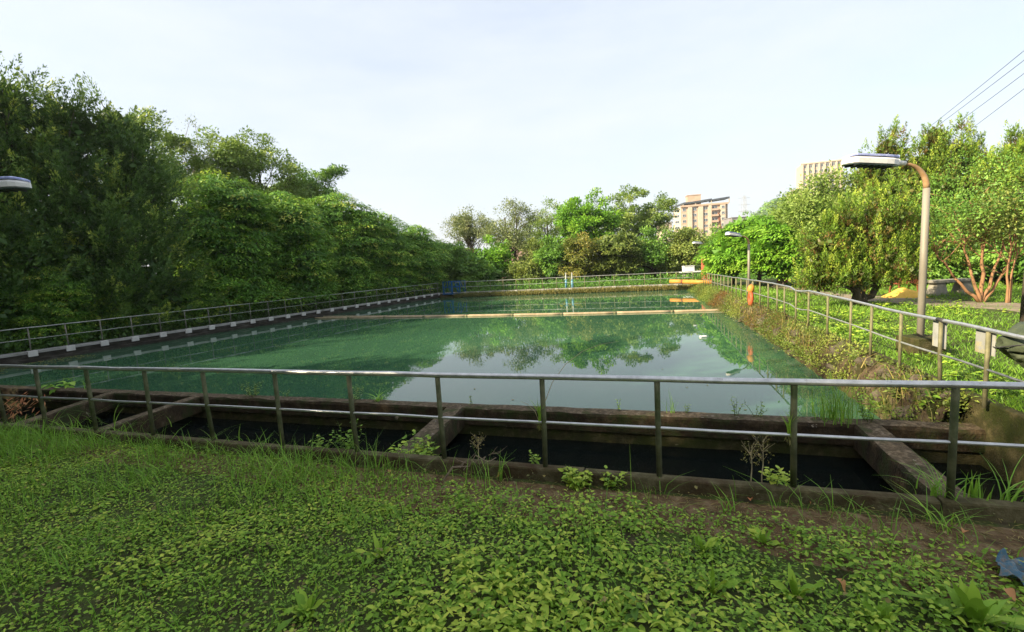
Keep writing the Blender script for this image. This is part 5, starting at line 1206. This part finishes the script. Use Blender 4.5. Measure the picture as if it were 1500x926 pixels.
leafy(ong(905, 718), 6, .20, .12, .05, 'sprawling weed in front of the kerb below the tenth post', 'leafy_weed', 'cover', 8, 19, tint=.65)
def stalk(px, h, label, seed, off=.03, z=None):
    rng = np.random.default_rng(900+seed); p = onkerb(px, off, z); e = empty('dry_stalk', p, label, 'dry stalk'); mb = MB()
    pts = limb(mb, (0, 0, -.02), (.01, 0, h), .005, .002, rng, 6, 5, .06)
    for _ in range(12):
        t = rng.uniform(.45, 1); a = rng.uniform(0, 6.28); b = np.array([0, 0, h*t]); limb(mb, b, b+np.array([math.cos(a)*.09, math.sin(a)*.09, .10])*rng.uniform(.5, 1), .002, .001, rng, 3, 4, .1)
    o = mb.build('stem', M['stalk'], None); o.parent = e
    n = 60; a = rng.uniform(0, 6.28, n); b = np.stack([np.cos(a)*.07, np.sin(a)*.07, h*rng.uniform(.55, 1.12, n)], 1)*rng.uniform(.4, 1, (n, 1))**np.array([1, 1, 0])
    V, Fc = leaves(b, rand_dir(n, rng), rand_dir(n, rng), rng.uniform(.012, .025, n), rng.uniform(.008, .014, n)); o = np_mesh('seed_heads', V, Fc, M['dry'], None, rng.random(n)); o.parent = e; o['kind'] = 'stuff'
stalk(1116, .33, 'dry branching weed stalk on the kerb left of the eleventh post', 1)
stalk(1100, .26, 'faint dead stalk beside the dry branching one', 2)
stalk(702, .20, 'dead twiggy stalk on the kerb right of the eighth post', 3)
grass_tuft(onkerb(88, -.15, 0.0), 70, .42, 'big bushy grass tuft over the kerb by the second and third posts', .5, (.5, 1.5), .009, seed=6)
grass_tuft(onkerb(150, -.12, 0.0), 50, .34, 'spreading grass tuft at the foot of the third post', .4, (.5, 1.5), .008, seed=7)
grass_tuft(ong(430, 705), 60, .34, 'tall bright grass clump before the kerb between sixth and seventh posts', .3, (.3, 1.3), .009, seed=8, tint=.65)
grass_tuft(ong(380, 690), 40, .28, 'bright grass clump left of the tall one by the sixth post', .3, (.3, 1.3), .008, seed=9, tint=.6)
grass_tuft(ong(270, 680), 46, .30, 'arching grass patch before the fifth post', .45, (.5, 1.6), .008, seed=10)
grass_tuft(ong(330, 665), 30, .26, 'upright grass against the kerb between fifth and sixth posts', .3, (.2, 1), .008, seed=11)
grass_tuft(ong(735, 706), 5, .30, 'few long grass blades rising over the kerb left of the ninth post', .04, (.1, .8), .011, seed=12, tint=.6)
grass_tuft((*kp(2.78, .05), KT-.03), 26, .30, 'grass tuft on the kerb at the left of the twelfth post', .10, (.5, 1.5), .010, seed=13, tint=.5)
grass_tuft((*kp(3.02, .03), KT-.03), 14, .24, 'stubby cut grass right beside the twelfth post', .06, (.05, .4), .016, seed=14, tint=.55)
grass_tuft((*kp(3.18, .03), KT-.03), 20, .36, 'long drooping grass tuft right of the twelfth post', .05, (.9, 1.8), .010, lean=(.7, .1), seed=15, tint=.55)
grass_tuft((*kp(3.45, -.15), 0.0), 14, .24, 'grass sprout on the grass side of the kerb at the right edge', .08, (.4, 1.2), .010, seed=16)
grass_tuft(ong(1380, 780), 16, .30, 'drooping grass tuft on the dirt strip below the twelfth post', .10, (.6, 1.6), .009, seed=17)
grass_tuft(ong(1062, 750), 8, .22, 'few grass blades on the dirt strip left of the eleventh post', .08, (.3, 1.2), .010, seed=18)
# grass growing out of the railing posts
def post_grass(px, py, n, h, label, seed, arch=False):
    k = min(range(len(near_px)), key=lambda i: abs(near_px[i][0]-px)); s_ = np.dot(at(*near_px[k], KT)[:2]-K0, DK); q = kp(s_, -.045); z = KT+.385
    p = (q[0]-DK[0]*.032, q[1]-DK[1]*.032, z)
    e = grass_tuft(p, n, h, label, .015, (.05, .5), .010, seed=seed, tint=.75)
    rng = np.random.default_rng(seed); a = rng.uniform(0, 6.28, 40); b = rng.normal(0, .012, (40, 3)); b[:, 2] -= .02
    V, Fc = leaves(b, np.stack([np.cos(a)*.5, np.sin(a)*.5, -np.ones(40)], 1), rand_dir(40, rng), rng.uniform(.02, .05, 40), rng.uniform(.004, .01, 40)); o = np_mesh('root_mat', V, Fc, M['dry'], None, rng.random(40)*.4); o.parent = e
    if arch:
        pts = [np.array(p)*0+np.array(v) for v in ((0, 0, 0), (.05, .02, .16), (.13, .06, .33), (.26, .13, .47), (.42, .2, .56), (.60, .28, .60), (.78, .36, .60))]
        o = MB().tube(pts, [.003, .003, .0028, .0025, .002, .0015, .001], 5).build('arching_stem', M['stalk'], None, smooth=True); o.parent = e
        pts = [np.array(v) for v in ((0, 0, 0), (-.03, 0, .10), (-.09, 0, .17), (-.15, 0, .20))]
        o = MB().tube(pts, [.003, .003, .002, .001], 5).build('arching_stem', M['stalk'], None, smooth=True); o.parent = e
post_grass(797, 630, 30, .26, 'grass tuft rooted half way up the ninth post with a long arching stem', 31, True)
post_grass(1162, 630, 26, .27, 'bright upright grass tuft rooted half way up the eleventh post', 32)
# broad leaved plants in the foreground, each leaf its own mesh
def broadleaf(px, py, n, ln, label, seed, wdf=.32, upr=.9):
    n += 4; wdf *= .72; ln *= 1.15; upr *= 1.1
    rng = np.random.default_rng(1200+seed); e = empty('broad_leaved_plant', ong(px, py), label, 'plant')
    for i in range(n):
        a = 6.283*i/n+rng.normal(0, .35); el = rng.uniform(.35, 1.25)*upr; l_ = ln*rng.uniform(.65, 1.1); V, Fc = [], []; m_ = 7
        dx = np.array([math.cos(a), math.sin(a), 0]); sd = np.array([-math.sin(a), math.cos(a), 0])
        for k in range(m_+1):
            t = k/m_; c = dx*(l_*t*math.cos(el)*(1+.25*t))+np.array([0, 0, 1.])*(l_*(t*math.sin(el)-.42*t*t*math.cos(el)*.9)); w_ = l_*wdf*max(.03, math.sin(min(1, t*1.02)**.75*math.pi))*.5
            wv = .012*math.sin(t*9+i)
            V += [c-sd*w_+np.array([0, 0, w_*.35+wv]), c, c+sd*w_+np.array([0, 0, w_*.35-wv])]
            if k: o = (k-1)*3; Fc += [(o, o+1, o+4, o+3), (o+1, o+2, o+5, o+4)]
        ob = np_mesh('leaf', np.array(V), np.array(Fc), M['cover'], None, np.full(len(Fc), float(np.clip(rng.normal(.5, .16), 0, 1))), True); ob.parent = e
for i, (px, py, n, ln, lab, wf, up) in enumerate([
    (1425, 915, 9, .27, 'largest broad leaved plant in the bottom right corner', .38, 1), (735, 862, 6, .16, 'broad leaved rosette in the centre of the foreground', .34, 1),
    (557, 822, 8, .17, 'spiky leaved rosette in the grass left of centre', .22, 1.1), (1030, 815, 6, .16, 'upright leaved plant near the dirt strip right of centre', .28, 1.15),
    (1165, 880, 6, .15, 'small broad leaved plant between the centre and the large corner one', .36, 1.1), (1045, 880, 5, .18, 'narrow leaved plant near the bottom, right of centre', .2, 1.15),
    (1290, 920, 6, .15, 'broad leaved plant at the bottom edge left of the large one', .34, 1.0), (450, 905, 6, .15, 'broad leaved plant at the bottom left of centre', .36, 1.0), (1118, 800, 4, .13, 'two toned short leaved plant under the bare dirt strip', .4, 1.1)]):
    broadleaf(px, py, n, ln, lab, i, wf, up)
# fallen leaves
fl = [(572, 697, 'left of the eighth post'), (733, 702, 'left of the ninth post'), (890, 714, 'at the sprawling weed left of the tenth post'), (957, 717, 'below the tenth post, the reddest one'), (1100, 740, 'left of the eleventh post'), (1185, 742, 'right of the eleventh post'), (1293, 749, 'curled between the eleventh and twelfth posts'), (1232, 882, 'in the weeds near the bottom'), (1412, 802, 'near the blue plastic sheet'), (1478, 895, 'in the bottom right corner')]
for i, (px, py, lab) in enumerate(fl):
    rng = np.random.default_rng(1400+i); p = ong(px, py); l_ = .065*rng.uniform(.8, 1.2); m_ = 5; V, Fc = [], []
    for k in range(m_+1):
        t = k/m_; w_ = l_*.62*max(.05, math.sin(t**.8*math.pi))*.5
        V += [(l_*(t-.5), -w_, .012*math.sin(t*5)+w_*.5), (l_*(t-.5), 0, .010*math.sin(t*5)), (l_*(t-.5), w_, .012*math.sin(t*5)+w_*.6)]
        if k: o = (k-1)*3; Fc += [(o, o+1, o+4, o+3), (o+1, o+2, o+5, o+4)]
    ob = np_mesh('fallen_leaf', np.array(V), np.array(Fc), M['fallen'], None, np.full(len(Fc), rng.uniform(.2, .8)), True)
    ob.location = (p[0], p[1], p[2]+(.03 if i < 7 else .09)); ob.rotation_euler = (rng.normal(0, .3), rng.normal(0, .3), rng.uniform(0, 6.28))
    tag(ob, 'orange brown fallen leaf '+lab, 'fallen leaf', 'fallen leaves along the kerb')
# dead branch lying over the kerb
def dead_branch():
    rng = np.random.default_rng(77); a, b = np.array(ong(650, 712)), np.array(onkerb(728, -.05)); e = empty('dead_branch', a, 'tangled dead branch leaning on the kerb left of the ninth post', 'branch'); a0 = a.copy(); mb = MB()
    a = a-a0+np.array([0, 0, .03]); b = b-a0+np.array([0, 0, .06])
    limb(mb, a, b, .009, .004, rng, 7, 6, .2, .12)
    for _ in range(9):
        s_ = a+(b-a)*rng.uniform(.3, .95)+np.array([0, 0, .05]); limb(mb, s_, s_+np.array([rng.normal(0, .14), rng.normal(0, .08), rng.uniform(-.04, .10)]), .004, .001, rng, 4, 5, .25)
    o = mb.build('twigs', M['twig'], None); o.parent = e
dead_branch()
# dead orange fronds hanging off the wall at the far left
def frond():
    p = at(52, 572, ZL); e = empty('dead_frond', p, 'orange brown dead frond draped over the wall at the far left', 'frond'); rng = np.random.default_rng(78); n = 60
    t = rng.random(n); b = np.stack([rng.normal(0, .22, n), -.2-t*.35+rng.normal(0, .06, n), .05-t*.38], 1)
    V, Fc = leaves(b, np.stack([rng.normal(0, .8, n), -np.ones(n)*.6, -.5*np.ones(n)], 1), np.tile([0, -.5, 1.], (n, 1)), rng.uniform(.08, .2, n), rng.uniform(.015, .04, n)); o = np_mesh('leaflets', V, Fc, M['fallen'], None, rng.random(n)); o.parent = e; o['kind'] = 'stuff'
    leafy((p[0]+.45, p[1]+.1, ZL), 5, .2, .4, .16, 'yellow green broad leaved seedling on the wall at the far left', 'wall_weed', 'bright', 6, 20, up=0, tint=.7)
frond()
